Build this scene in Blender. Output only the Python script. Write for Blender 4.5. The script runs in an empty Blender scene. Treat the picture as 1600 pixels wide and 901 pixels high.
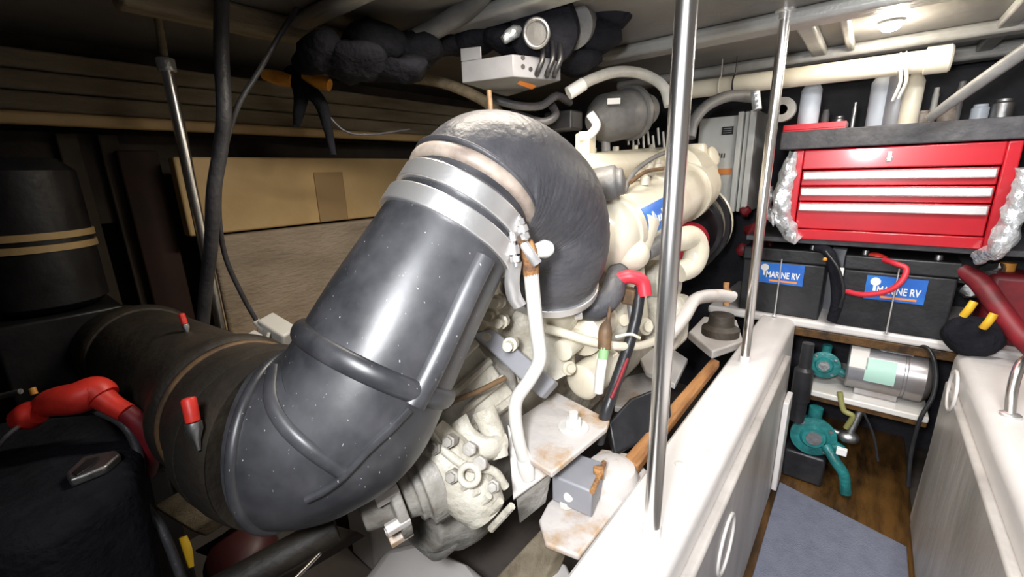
import bpy, bmesh, math, random
from mathutils import Vector, Matrix, Quaternion
from mathutils.bvhtree import BVHTree
random.seed(7)
PI = math.pi
SC = bpy.context.scene
COL = SC.collection

# ------------------------------------------------------------------ camera
FPX = 679.0
_F = Vector((569, -197.5, FPX)).normalized()          # forward (+y) seen from the lens
_D = Vector((75, 2559.5, FPX)).normalized()           # down
_F = (_F - _D * _F.dot(_D)).normalized()
_U = -_D
_R = _D.cross(_F)
# world = rows (R, F, U); camera basis in world coordinates
M3 = Matrix(((_R.x, -_R.y, -_R.z), (_F.x, -_F.y, -_F.z), (_U.x, -_U.y, -_U.z)))
cam = bpy.data.cameras.new('camera')
cam_o = bpy.data.objects.new('camera', cam)
COL.objects.link(cam_o)
cam.sensor_width = 36.0
cam.lens = FPX * 36.0 / 1600.0
cam.clip_start = 0.02
cam_o.matrix_world = M3.to_4x4()
SC.camera = cam_o

# ------------------------------------------------------------------ light and exposure
SC.view_settings.view_transform = 'Standard'
SC.view_settings.look = 'None'
SC.view_settings.gamma = 1.0
SC.view_settings.use_curve_mapping = False
SC.view_settings.exposure = 0.27
w = bpy.data.worlds.new('world'); SC.world = w
w.use_nodes = True
w.node_tree.nodes['Background'].inputs[0].default_value = (0.8, 0.85, 1, 1)
w.node_tree.nodes['Background'].inputs[1].default_value = 0.012

def area(name, loc, target, size, power, color=(1, 1, 1), spread=180, sy=None):
    l = bpy.data.lights.new(name, 'AREA'); l.energy = power; l.color = color; l.size = size
    l.spread = math.radians(spread)
    if sy: l.shape = 'RECTANGLE'; l.size_y = sy
    o = bpy.data.objects.new(name, l); COL.objects.link(o)
    o.location = loc
    o.rotation_euler = (Vector(target) - Vector(loc)).to_track_quat('-Z', 'Y').to_euler()
    return o
area('overhead_fill', (0.25, -0.45, 0.62), (0.10, 1.0, -0.50), 0.30, 8, (0.95, 0.97, 1.0), 100)  # added fill above and behind the lens
area('phone_light', (-0.06, -0.12, 0.10), (-0.02, 1.0, -0.42), 0.09, 5.7, (0.97, 0.98, 1.0), 120)
area('port_fill_light', (-0.50, 0.66, 0.335), (-0.78, 0.82, -0.6), 0.45, 5.5, (1, 0.90, 0.76), 142, 0.06)  # added warm fill to lift the tan board and clamps, no fitting
area('deck_strip_light', (0.02, 0.95, 0.33), (0.05, 1.3, -0.6), 0.35, 2.2, (1, 0.98, 0.94), 150, 0.05)
area('forward_strip_light', (0.3, 1.30, 0.34), (0.1, 1.9, -0.3), 0.45, 4, (1, 0.98, 0.95), 150, 0.06)

# ------------------------------------------------------------------ helpers
def ray(px, py):
    v = Vector((px - 800.0, py - 450.5, FPX)) / FPX
    return Vector((v.dot(_R), v.dot(_F), v.dot(_U)))
def P(px, py, Z=None, x=None, y=None, z=None):
    r = ray(px, py)
    t = Z if Z is not None else x / r.x if x is not None else y / r.y if y is not None else z / r.z
    return r * t
V = Vector
X = V((1, 0, 0)); Y = V((0, 1, 0)); ZZ = V((0, 0, 1))

def catmull(pts, n=8):
    q = [V(p) if len(p) > 1 else p for p in pts]
    if len(q) < 3: return q
    out = []
    for i in range(len(q) - 1):
        a = q[i - 1] if i > 0 else q[0] * 2 - q[1]
        b, c = q[i], q[i + 1]
        d = q[i + 2] if i + 2 < len(q) else q[-1] * 2 - q[-2]
        for k in range(n):
            t = k / n
            out.append(0.5 * (2 * b + (c - a) * t + (2 * a - 5 * b + 4 * c - d) * t * t + (3 * b - a - 3 * c + d) * t ** 3))
    out.append(q[-1])
    return out

class MB:
    def __init__(s): s.bm = bmesh.new()
    def box(s, c, size, rot=None):
        c = V(c); m = Matrix.Translation(c)
        if rot: m = m @ (rot.to_4x4() if hasattr(rot, 'to_4x4') else rot)
        m = m @ Matrix.Diagonal((size[0], size[1], size[2], 1))
        bmesh.ops.create_cube(s.bm, size=1, matrix=m); return s
    def bb(s, x0, x1, y0, y1, z0, z1):
        return s.box(((x0 + x1) / 2, (y0 + y1) / 2, (z0 + z1) / 2), (abs(x1 - x0), abs(y1 - y0), abs(z1 - z0)))
    def lathe(s, p, axis, prof, seg=28, close=True):
        p = V(p); a = V(axis).normalized(); q = ZZ.rotation_difference(a)
        u = q @ X; v = q @ Y; rings = []
        for d, r in prof:
            if r < 1e-6: rings.append([s.bm.verts.new(p + a * d)])
            else: rings.append([s.bm.verts.new(p + a * d + (u * math.cos(k * 2 * PI / seg) + v * math.sin(k * 2 * PI / seg)) * r) for k in range(seg)])
        s._skin(rings, seg); return s
    def _skin(s, rings, seg, cap=True):
        for A, B in zip(rings, rings[1:]):
            if len(A) == 1 and len(B) == 1: continue
            for k in range(seg):
                k2 = (k + 1) % seg
                if len(A) == 1: s.bm.faces.new((A[0], B[k], B[k2]))
                elif len(B) == 1: s.bm.faces.new((A[k], A[k2], B[0]))
                else: s.bm.faces.new((A[k], A[k2], B[k2], B[k]))
        if cap:
            if len(rings[0]) > 1: s.bm.faces.new(rings[0][::-1])
            if len(rings[-1]) > 1: s.bm.faces.new(rings[-1])
    def cyl(s, a, b, r, r2=None, seg=24):
        a = V(a); b = V(b); L = (b - a).length
        return s.lathe(a, b - a, [(0, r), (L, r if r2 is None else r2)], seg)
    def tube(s, pts, r=None, seg=14, n=8, flat=None, up=None, wob=0, cap=True):
        """pts: positions or (pos, radius); smooth sweep"""
        if r is None: q = [V((*p, rr)) for p, rr in pts]
        else: q = [V((*V(p), r)) for p in pts]
        q = catmull(q, n) if len(q) > 2 else q
        rings = []; u = None
        for i, p in enumerate(q):
            c = V(p[:3]); t = (V(q[min(i + 1, len(q) - 1)][:3]) - V(q[max(i - 1, 0)][:3])).normalized()
            if u is None:
                u = t.cross(V(up)) if up else t.orthogonal()
                u = u.normalized()
            u = (u - t * u.dot(t)).normalized(); v = t.cross(u)
            rr = p[3]; f = flat if flat else 1
            ring = []
            for k in range(seg):
                a = k * 2 * PI / seg
                w_ = 1 + (random.uniform(-wob, wob) if wob else 0)
                ring.append(s.bm.verts.new(c + (u * math.cos(a) + v * math.sin(a) * f) * rr * w_))
            rings.append(ring)
        s._skin(rings, seg, cap); return s
    def prism(s, pts, ext):
        ext = V(ext); a = [s.bm.verts.new(V(p)) for p in pts]; b = [s.bm.verts.new(V(p) + ext) for p in pts]
        n = len(a); s.bm.faces.new(a); s.bm.faces.new(b[::-1])
        for i in range(n): s.bm.faces.new((a[i], b[i], b[(i + 1) % n], a[(i + 1) % n]))
        return s
    def ball(s, c, r, sc=(1, 1, 1), seg=20):
        bmesh.ops.create_uvsphere(s.bm, u_segments=seg, v_segments=max(8, seg // 2), radius=r, matrix=Matrix.Translation(V(c)) @ Matrix.Diagonal((*sc, 1))); return s
    def hexa(s, p, axis, r, h):
        return s.lathe(p, axis, [(0, r), (h, r)], 6)
    def torus(s, c, axis, R_, r, seg=32, sg=10):
        a = V(axis).normalized(); q = ZZ.rotation_difference(a); u = q @ X; v = q @ Y; rings = []
        for i in range(seg):
            t = i * 2 * PI / seg; d = u * math.cos(t) + v * math.sin(t)
            rings.append([s.bm.verts.new(V(c) + d * (R_ + r * math.cos(k * 2 * PI / sg)) + a * r * math.sin(k * 2 * PI / sg)) for k in range(sg)])
        s._skin(rings + [rings[0]], sg, False); return s
    def lump(s, amt, scale=20, seed=0):
        from mathutils import noise
        for v in s.bm.verts:
            o = noise.noise_vector(v.co * scale + V((seed, seed * 2.3, 0)))
            v.co += o * amt
        return s

def obj(name, mb, mat, parent=None, bevel=0, smooth=40, sub=0, label=None):
    bm = mb.bm
    if parent is not None:
        off = parent_world(parent)
        for v in bm.verts: v.co -= off
        loc = V((0, 0, 0))
    else:
        xs = [v.co for v in bm.verts]
        loc = V(((min(c.x for c in xs) + max(c.x for c in xs)) / 2, (min(c.y for c in xs) + max(c.y for c in xs)) / 2, min(c.z for c in xs)))
        for v in bm.verts: v.co -= loc
    bmesh.ops.recalc_face_normals(bm, faces=bm.faces)
    cs = math.radians(smooth)
    for f in bm.faces: f.smooth = True
    for e in bm.edges:
        if len(e.link_faces) == 2 and e.calc_face_angle(0) > cs: e.smooth = False
    me = bpy.data.meshes.new(name); bm.to_mesh(me); bm.free()
    me.materials.append(mat)
    o = bpy.data.objects.new(name, me); COL.objects.link(o); o.location = loc
    if parent is not None: o.parent = parent
    if bevel:
        b = o.modifiers.new('bevel', 'BEVEL'); b.width = bevel; b.segments = 3; b.limit_method = 'ANGLE'; b.angle_limit = math.radians(40)
        b.harden_normals = False
    if sub:
        m = o.modifiers.new('sub', 'SUBSURF'); m.levels = sub; m.render_levels = sub
    if label: o['label'] = label
    return o
def parent_world(o):
    p = V((0, 0, 0))
    while o is not None: p = p + o.location; o = o.parent
    return p
def tag(o, label, cat, group=None):
    o['label'] = label; o['category'] = cat
    if group: o['group'] = group
    return o
def thing(name, label, cat, loc, group=None):
    o = bpy.data.objects.new(name, None); COL.objects.link(o); o.location = V(loc); o.empty_display_size = 0.05
    return tag(o, label, cat, group)
def one(name, label, cat, mb, mat, bevel=0, smooth=40, group=None, sub=0):
    return tag(obj(name, mb, mat, None, bevel, smooth, sub), label, cat, group)
def struct(name, mb, mat, bevel=0, label=None, cat=None):
    o = obj(name, mb, mat, None, bevel); o['kind'] = 'structure'
    if label: o['label'] = label
    if cat: o['category'] = cat
    return o
def copy_tree(o, parent=None):
    c = o.copy(); COL.objects.link(c)
    if parent: c.parent = parent
    for ch in list(o.children): copy_tree(ch, c)
    return c

def mat(name, c1, rough=0.5, metal=0.0, c2=None, scale=6, bump=0.0, bscale=60, spec=0.5, coat=0, stretch=None, rvar=0, thr=(0.4, 0.65), emit=None, es=1, coords='Object', trans=0):
    m = bpy.data.materials.new(name); m.use_nodes = True
    nt = m.node_tree; b = nt.nodes['Principled BSDF']
    b.inputs['Base Color'].default_value = (*c1, 1); b.inputs['Roughness'].default_value = rough; b.inputs['Metallic'].default_value = metal
    b.inputs['Specular IOR Level'].default_value = spec
    if coat: b.inputs['Coat Weight'].default_value = coat; b.inputs['Coat Roughness'].default_value = 0.1
    if trans: b.inputs['Transmission Weight'].default_value = trans
    tc = nt.nodes.new('ShaderNodeTexCoord'); mp = nt.nodes.new('ShaderNodeMapping'); nt.links.new(tc.outputs[coords], mp.inputs[0])
    if stretch: mp.inputs['Scale'].default_value = stretch
    if c2:
        n = nt.nodes.new('ShaderNodeTexNoise'); n.inputs['Scale'].default_value = scale; n.inputs['Detail'].default_value = 8; n.inputs['Roughness'].default_value = 0.6
        nt.links.new(mp.outputs[0], n.inputs['Vector'])
        r = nt.nodes.new('ShaderNodeValToRGB'); r.color_ramp.elements[0].position = thr[0]; r.color_ramp.elements[1].position = thr[1]
        r.color_ramp.elements[0].color = (*c1, 1); r.color_ramp.elements[1].color = (*c2, 1)
        nt.links.new(n.outputs['Fac'], r.inputs[0]); nt.links.new(r.outputs[0], b.inputs['Base Color'])
        if rvar:
            mr = nt.nodes.new('ShaderNodeMapRange'); mr.inputs[3].default_value = max(0, rough - rvar); mr.inputs[4].default_value = min(1, rough + rvar)
            nt.links.new(n.outputs['Fac'], mr.inputs[0]); nt.links.new(mr.outputs[0], b.inputs['Roughness'])
    if bump:
        n2 = nt.nodes.new('ShaderNodeTexNoise'); n2.inputs['Scale'].default_value = bscale; n2.inputs['Detail'].default_value = 4
        nt.links.new(mp.outputs[0], n2.inputs['Vector'])
        bp = nt.nodes.new('ShaderNodeBump'); bp.inputs['Strength'].default_value = bump; bp.inputs['Distance'].default_value = 0.01
        nt.links.new(n2.outputs['Fac'], bp.inputs['Height']); nt.links.new(bp.outputs[0], b.inputs['Normal'])
    if emit: b.inputs['Emission Color'].default_value = (*emit, 1); b.inputs['Emission Strength'].default_value = es
    return m

M = dict(
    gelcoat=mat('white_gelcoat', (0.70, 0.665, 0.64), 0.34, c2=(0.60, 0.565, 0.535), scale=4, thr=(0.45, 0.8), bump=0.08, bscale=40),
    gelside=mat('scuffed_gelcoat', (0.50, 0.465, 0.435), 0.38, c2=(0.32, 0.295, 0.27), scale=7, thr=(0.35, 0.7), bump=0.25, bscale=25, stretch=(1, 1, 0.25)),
    cream=mat('cream_engine_paint', (0.66, 0.61, 0.49), 0.28, c2=(0.42, 0.36, 0.25), scale=8, thr=(0.5, 0.85), bump=0.12, bscale=30, coat=0.3),
    casting=mat('cream_painted_casting', (0.56, 0.53, 0.45), 0.45, c2=(0.24, 0.20, 0.14), scale=12, thr=(0.42, 0.78), bump=0.6, bscale=45),
    greycast=mat('grey_painted_casting', (0.40, 0.38, 0.345), 0.45, c2=(0.18, 0.16, 0.13), scale=12, thr=(0.4, 0.7), bump=0.5, bscale=40),
    whitepaint=mat('white_gloss_paint', (0.66, 0.64, 0.60), 0.25, c2=(0.60, 0.56, 0.48), scale=8, thr=(0.5, 0.8)),
    rustwhite=mat('rust_streaked_white_paint', (0.58, 0.54, 0.51), 0.38, c2=(0.42, 0.24, 0.09), scale=9, thr=(0.54, 0.68), bump=0.25, bscale=30),
    rust=mat('rusty_steel', (0.40, 0.20, 0.07), 0.8, c2=(0.14, 0.07, 0.04), scale=40, bump=0.6, bscale=90),
    rubber=mat('black_moulded_rubber', (0.026, 0.027, 0.031), 0.40, c2=(0.12, 0.12, 0.13), scale=6, thr=(0.40, 0.78), bump=0.03, bscale=30, spec=0.7, rvar=0.06),
    hose=mat('ribbed_black_hose_rubber', (0.045, 0.045, 0.052), 0.48, c2=(0.085, 0.083, 0.09), scale=8, bump=0.3, bscale=60, spec=0.6),
    oldhose=mat('dusty_black_hose', (0.020, 0.016, 0.012), 0.6, c2=(0.045, 0.035, 0.024), scale=7, bump=0.3, bscale=50),
    cuff=mat('pale_rubber_cuff_edge', (0.50, 0.42, 0.35), 0.5, c2=(0.22, 0.17, 0.14), scale=14, bump=0.1),
    black=mat('black_plastic', (0.012, 0.012, 0.014), 0.4, c2=(0.025, 0.025, 0.028), scale=12, bump=0.1),
    blackmat=mat('matt_black_fabric', (0.008, 0.0085, 0.012), 0.9, c2=(0.018, 0.018, 0.024), scale=9, bump=0.6, bscale=70, spec=0.15),
    steel=mat('stainless_steel', (0.85, 0.84, 0.83), 0.34, 0.85, bump=0.03, bscale=120),
    polish=mat('polished_tube', (0.90, 0.88, 0.86), 0.27, 1.0),
    alu=mat('dull_aluminium', (0.45, 0.45, 0.45), 0.45, 1.0, c2=(0.3, 0.3, 0.3), scale=20, bump=0.2),
    zinc=mat('grey_zinc_sheet', (0.33, 0.335, 0.36), 0.45, 0.2, c2=(0.27, 0.27, 0.30), scale=6),
    foil=mat('crumpled_silver_foil', (0.80, 0.84, 0.88), 0.28, 0.7, bump=1.0, bscale=40),
    red=mat('red_enamel', (0.52, 0.010, 0.022), 0.3, c2=(0.44, 0.008, 0.018), scale=5, coat=0.5),
    redcable=mat('red_cable_sheath', (0.60, 0.03, 0.05), 0.45),
    redgrip=mat('red_rubber_grip', (0.75, 0.04, 0.025), 0.45, c2=(0.5, 0.02, 0.015), scale=30),
    darkred=mat('dark_red_rubber', (0.22, 0.012, 0.02), 0.5, c2=(0.10, 0.01, 0.012), scale=14),
    blue=mat('blue_label', (0.02, 0.12, 0.50), 0.35, c2=(0.03, 0.20, 0.62), scale=10),
    ink=mat('white_label_print', (0.82, 0.82, 0.80), 0.4),
    orange=mat('orange_label_print', (0.80, 0.27, 0.06), 0.45),
    amber=mat('amber_plastic', (0.75, 0.34, 0.05), 0.45, c2=(0.55, 0.22, 0.03), scale=20),
    yellow=mat('yellow_plastic', (0.75, 0.45, 0.02), 0.45, c2=(0.6, 0.33, 0.02), scale=20),
    wood=mat('bare_wood_stick', (0.46, 0.22, 0.08), 0.6, c2=(0.22, 0.09, 0.03), scale=5, stretch=(8, 1.2, 8), bump=0.3, bscale=30),
    varnish=mat('varnished_floor_wood', (0.13, 0.062, 0.016), 0.4, c2=(0.03, 0.015, 0.006), scale=4, stretch=(5, 1, 5), bump=0.2),
    tan=mat('tan_insulation_board', (0.58, 0.41, 0.20), 0.6, c2=(0.50, 0.34, 0.155), scale=4, bump=0.15, bscale=60),
    tanstrip=mat('brown_joint_strip', (0.32, 0.21, 0.10), 0.6),
    liner=mat('grey_brown_liner', (0.34, 0.275, 0.205), 0.75, c2=(0.25, 0.20, 0.145), scale=5, stretch=(1, 1, 3), bump=0.5, bscale=40),
    plank=mat('weathered_beige_plank', (0.30, 0.25, 0.17), 0.7, c2=(0.18, 0.14, 0.09), scale=5, stretch=(6, 1, 6), bump=0.3),
    hull=mat('dark_hull_paint', (0.07, 0.055, 0.042), 0.8, c2=(0.03, 0.024, 0.02), scale=4, bump=0.4, bscale=20),
    ceil=mat('grey_ceiling_liner', (0.27, 0.26, 0.25), 0.42, 0.25, c2=(0.17, 0.165, 0.16), scale=3, bump=0.5, bscale=8, thr=(0.3, 0.7)),
    beam=mat('pale_grey_beam', (0.42, 0.42, 0.41), 0.4, 0.1, c2=(0.3, 0.3, 0.29), scale=6, bump=0.2),
    wall=mat('near_black_bulkhead', (0.015, 0.016, 0.022), 0.7, c2=(0.03, 0.03, 0.04), scale=6, bump=0.3),
    bilge=mat('stained_bilge_paint', (0.13, 0.11, 0.10), 0.6, c2=(0.05, 0.04, 0.03), scale=3.5, thr=(0.45, 0.66), bump=0.3, bscale=18),
    mat_=mat('grey_blue_foam_mat', (0.17, 0.18, 0.235), 0.8, c2=(0.14, 0.15, 0.20), scale=30, bump=0.4, bscale=220),
    teal=mat('teal_pump_paint', (0.02, 0.20, 0.20), 0.4, c2=(0.01, 0.09, 0.09), scale=16, bump=0.3),
    mint=mat('mint_label', (0.42, 0.66, 0.56), 0.5),
    paper=mat('pale_paper_label', (0.70, 0.66, 0.62), 0.6),
    pvc=mat('cream_pvc_pipe', (0.78, 0.73, 0.60), 0.35, c2=(0.7, 0.63, 0.5), scale=6),
    hosew=mat('pale_grey_hose', (0.55, 0.54, 0.50), 0.45, c2=(0.42, 0.41, 0.38), scale=14, bump=0.2),
    hoseg=mat('grey_hose', (0.17, 0.167, 0.165), 0.5, c2=(0.11, 0.108, 0.105), scale=14, bump=0.2),
    bottle=mat('milky_plastic_bottle', (0.62, 0.68, 0.76), 0.4, c2=(0.55, 0.60, 0.68), scale=5),
    lid=mat('dark_grey_liner', (0.05, 0.05, 0.058), 0.65, c2=(0.08, 0.08, 0.088), scale=25, bump=0.3),
    motor=mat('silver_motor_paint', (0.40, 0.40, 0.42), 0.3, 0.6, c2=(0.30, 0.26, 0.24), scale=7),
    brown=mat('brown_harness_tape', (0.16, 0.09, 0.04), 0.6, c2=(0.08, 0.05, 0.03), scale=30),
    green=mat('green_connector', (0.25, 0.45, 0.20), 0.4),
    panel=mat('pale_grey_cabinet_paint', (0.72, 0.73, 0.70), 0.4, c2=(0.6, 0.61, 0.58), scale=5),
    frame=mat('dim_brown_frame_paint', (0.085, 0.065, 0.045), 0.8, c2=(0.05, 0.04, 0.03), scale=6),
    maroon=mat('dark_maroon_panel', (0.035, 0.014, 0.010), 0.8, c2=(0.02, 0.010, 0.008), scale=6),
    boxgrey=mat('mid_grey_box_paint', (0.17, 0.175, 0.19), 0.45, c2=(0.13, 0.13, 0.145), scale=8),
    lamp=mat('lit_lamp_lens', (1, 0.9, 0.7), 0.4, emit=(1.0, 0.86, 0.62), es=90),
)

def flecks(m, scale=330, thr=0.765, col=(.45, .46, .48)):
    nt = m.node_tree; b = nt.nodes['Principled BSDF']; src = b.inputs['Base Color'].links[0].from_socket
    tc = nt.nodes.new('ShaderNodeTexCoord'); mp = nt.nodes.new('ShaderNodeMapping'); mp.inputs['Scale'].default_value = (1, 1, .35)
    n = nt.nodes.new('ShaderNodeTexNoise'); n.inputs['Scale'].default_value = scale; n.inputs['Detail'].default_value = 1
    r = nt.nodes.new('ShaderNodeValToRGB'); r.color_ramp.elements[0].position = thr; r.color_ramp.elements[1].position = thr + .02
    mx = nt.nodes.new('ShaderNodeMix'); mx.data_type = 'RGBA'
    nt.links.new(tc.outputs['Object'], mp.inputs[0]); nt.links.new(mp.outputs[0], n.inputs['Vector']); nt.links.new(n.outputs['Fac'], r.inputs[0])
    nt.links.new(r.outputs[0], mx.inputs[0]); nt.links.new(src, mx.inputs[6]); mx.inputs[7].default_value = (*col, 1)
    nt.links.new(mx.outputs[2], b.inputs['Base Color'])
flecks(M['rubber'])
# ================================================================== SETTING
ZF = -1.16      # aisle floor level (camera is the origin)
ZS = -0.555     # top of the stringers
struct('floor', MB().bb(-1.9, 1.3, -0.9, 2.6, ZF - 0.12, ZF - 0.03), M['bilge'])
struct('ceiling', MB().bb(-1.9, 1.3, 0.10, 2.6, 0.36, 0.40), M['ceil'])
struct('wall_forward', MB().bb(-1.9, 1.3, 2.35, 2.42, ZF - 0.1, 0.40), M['wall'])
struct('wall_port', MB().bb(-1.75, -1.66, -0.9, 2.42, ZF - 0.1, 0.40), M['hull'])
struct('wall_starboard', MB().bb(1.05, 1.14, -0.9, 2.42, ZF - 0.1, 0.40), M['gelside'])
struct('wall_aft', MB().bb(-1.75, 1.14, -0.95, -0.88, ZF - 0.1, 0.40), M['hull'])

def stringer(name, x0, x1, y0, y1, side):
    mb = MB()
    z0, z1, r = ZF - 0.03, ZS, 0.028
    prof = [(x0, z0), (x0, z1 - 0.006), (x0 + 0.006, z1)]
    if side > 0:    # rounded inner edge on +x
        for k in range(7):
            a = k * PI / 12
            prof.append((x1 - r + r * math.sin(a), z1 - r + r * math.cos(a)))
        prof += [(x1 + 0.012, z0)]
    else:
        prof = [(x0 - 0.012, z0)]
        for k in range(7):
            a = k * PI / 12
            prof.append((x0 + r - r * math.cos(a), z1 - r + r * math.sin(a)))
        prof += [(x1, z1), (x1, z0)]
    mb.prism([(a, y0, b) for a, b in prof], (0, y1 - y0, 0))
    return struct(name, mb, M['gelcoat'])
stringer('wall_aisle_left', -0.262, -0.150, -0.85, 1.84, 1)
stringer('wall_aisle_right', 0.268, 1.05, -0.85, 1.78, -1)
# scuffed side panels let into the two aisle faces
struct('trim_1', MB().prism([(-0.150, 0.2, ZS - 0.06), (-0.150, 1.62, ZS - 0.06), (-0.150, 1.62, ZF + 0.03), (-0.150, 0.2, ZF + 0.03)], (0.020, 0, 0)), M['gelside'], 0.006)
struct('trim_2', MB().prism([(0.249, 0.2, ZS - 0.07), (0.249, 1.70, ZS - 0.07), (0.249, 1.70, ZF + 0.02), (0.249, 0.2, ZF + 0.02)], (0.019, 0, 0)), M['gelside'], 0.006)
# varnished sole of the aisle
struct('trim_3', MB().bb(-0.150, 0.262, 0.2, 2.35, ZF - 0.03, ZF), M['varnish'], 0.002)
# port stringer bearing the far side of the engine
struct('wall_engine_port', MB().bb(-1.16, -1.02, 0.55, 2.0, ZF - 0.03, -0.62), M['gelcoat'], 0.012)
# raised aft hull blister under the gearbox
def blister():
    mb = MB()
    a = [P(560, 905, z=-1.0), P(600, 850, z=-0.98), P(655, 838, z=-0.98), P(735, 880, z=-1.0), P(775, 905, z=-1.0), P(700, 1010, z=-1.04), P(560, 1010, z=-1.04)]
    mb.prism(a, (0, 0, -0.12)); return mb
struct('trim_4', blister(), M['gelcoat'], 0.03)

# deck beams (across the boat) and battens (fore and aft)
n = 5
for y0, y1, zz, xa, xb in ((1.33, 1.41, 0.325, -0.75, 1.05), (1.83, 1.90, 0.325, -0.9, 1.05), (0.80, 0.87, 0.33, -1.66, 0.2), (0.55, 0.60, 0.335, -1.2, 0.1), (2.16, 2.24, 0.315, -0.2, 1.05)):
    struct('trim_%d' % n, MB().bb(xa, xb, y0, y1, zz, 0.36), M['beam'], 0.012); n += 1
for x0, x1, y0, y1 in ((-0.21, -0.17, 1.41, 1.83), (-0.12, -0.10, 1.41, 1.83), (0.20, 0.24, 1.41, 2.3)):
    struct('trim_%d' % n, MB().bb(x0, x1, y0, y1, 0.335, 0.36), M['beam'], 0.006); n += 1
a = P(255, 8, z=0.33); b = P(495, 62, z=0.33)
xm = (a.x + b.x) / 2
struct('trim_%d' % n, MB().bb(xm - 0.03, xm + 0.03, 0.25, 0.80, 0.31, 0.36), M['plank'], 0.012); n += 1

# ================================================================== PORT SIDE
# lined port side: tan board over a grey brown board, both standing on a ledge
t = thing('insulation_board', 'tan insulation board with a brown joint strip lining the port side behind the black elbow', 'panel', (-1.42, 0.9, -0.13))
obj('board', MB().bb(-1.45, -1.40, 0.36, 2.3, -0.14, 0.065), M['tan'], t, 0.006)
sx = P(516, 300, x=-1.40)
obj('joint_strip', MB().bb(-1.401, -1.394, sx.y - 0.05, sx.y + 0.05, -0.138, 0.02), M['tanstrip'], t, 0.002)
one('lower_board', 'grey brown weathered board below the tan insulation board on the port side', 'panel', MB().bb(-1.45, -1.38, 0.40, 2.3, -0.46, -0.146), M['liner'], 0.008)
one('port_ledge', 'brown ledge running along the foot of the grey brown port board', 'ledge', MB().bb(-1.66, -1.26, 0.30, 2.3, -0.54, -0.462), M['tan'], 0.008)
one('upper_shelf_lip', 'bright narrow lip along the underside of the long port shelf', 'shelf', MB().bb(-1.47, -1.44, -0.6, 2.3, 0.132, 0.160), M['tan'], 0.008)
for k, (z0, z1, lab) in enumerate(((0.163, 0.205, 'lowest of the weathered beige planks high on the port side'), (0.209, 0.252, 'middle of the weathered beige planks high on the port side'), (0.256, 0.300, 'topmost of the weathered beige planks high on the port side'))):
    one('shelf_plank', lab, 'plank', MB().bb(-1.53 - k * 0.02, -1.475 - k * 0.02, -0.6, 2.3, z0, z1), M['plank'], 0.006, group='planks high on the port side')
one('shelf_board', 'dim brown board set back above the tan insulation board', 'panel', MB().bb(-1.62, -1.57, -0.6, 2.3, -0.1, 0.13), M['hull'], 0.004)

# dim hull frames at far left
for px, lab in ((130, 'left of the two dim hull frames beyond the strapped tank'), (190, 'right of the two dim hull frames beyond the strapped tank')):
    c = P(px, 330, x=-1.60)
    one('hull_frame', lab, 'frame', MB().bb(-1.57, -1.54, c.y - .02, c.y + .02, -.50, .125), M['frame'], .004, group='hull frames at far left')
c0 = P(205, 330, x=-1.50); c1 = P(268, 330, x=-1.50)
one('locker_panel', 'dark maroon panel standing just left of the tan insulation board', 'panel', MB().bb(-1.53, -1.50, c0.y, c1.y, -.45, .085), M['maroon'], .004)
# strapped tank
tc = P(42, 340, Z=.92)
zt0, zt1 = P(42, 245, Z=.92).z, tc.z - .20
t = thing('strapped_tank', 'round black tank held by two pale straps at the far left edge', 'tank', V((tc.x, tc.y, zt1)))
obj('tank_shell', MB().lathe(V((tc.x, tc.y, zt1)), ZZ, [(0, 0.0), (0.004, 0.075), (0.02, 0.095), (zt0 - zt1 - .03, 0.095), (zt0 - zt1 - .005, 0.07), (zt0 - zt1, 0)], 36), M['black'], t)
obj('tank_stand', MB().bb(tc.x - .10, tc.x + .10, tc.y - .10, tc.y + .10, ZF - .028, zt1 - .001), M['black'], t, .006)
for py in (372, 392):
    zz_ = P(42, py, Z=.86).z
    obj('strap', MB().lathe(V((tc.x, tc.y, zz_ - .007)), ZZ, [(0, .0955), (0, .099), (.014, .099), (.014, .0955)], 36), M['tan'], t, label='pale strap round the tank')

# left chrome pole, hoses and cable
pa, pb = P(261, 108, Z=0.97), P(347, 516, Z=1.12)
t = thing('handrail_pole', 'slim chrome pole at left in front of the tan insulation board', 'pole', pb, 'vertical chrome poles')
obj('tube', MB().cyl(pb, pa, 0.0125, seg=20), M['polish'], t)
obj('top_fitting', MB().cyl(pa - (pa - pb).normalized() * 0.005, pa + (pa - pb).normalized() * 0.022, 0.018, seg=16), M['foil'], t, 0.003, label='pale end cap')
one('overhead_strut', 'thin dark strut rising from the left chrome pole to the ceiling', 'strut', MB().cyl(pa + (pa - pb).normalized() * 0.023, P(236, -30, Z=0.95), 0.008, seg=12), M['plank'])
one('black_hose', 'thick black hose hanging down beside the left chrome pole', 'hose',
    MB().tube([P(347, -60, Z=0.86), P(346, 80, Z=0.86), P(350, 170, Z=0.86), P(345, 230, Z=0.88), P(334, 300, Z=0.90), P(330, 380, Z=0.95), P(322, 450, Z=1.0), P(316, 520, Z=1.05)], 0.0135), M['hose'])
one('black_cable', 'thin black cable looping from the ceiling down to the white switch box', 'cable',
    MB().tube([P(480, -10, Z=0.95), P(440, 50, Z=0.93), P(405, 110, Z=0.91), P(370, 170, Z=0.89), P(348, 250, Z=0.92), P(342, 330, Z=0.95), P(352, 400, Z=1.0), P(378, 460, Z=1.05), P(402, 503, Z=1.10)], 0.0055, seg=10), M['hose'])
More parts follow.
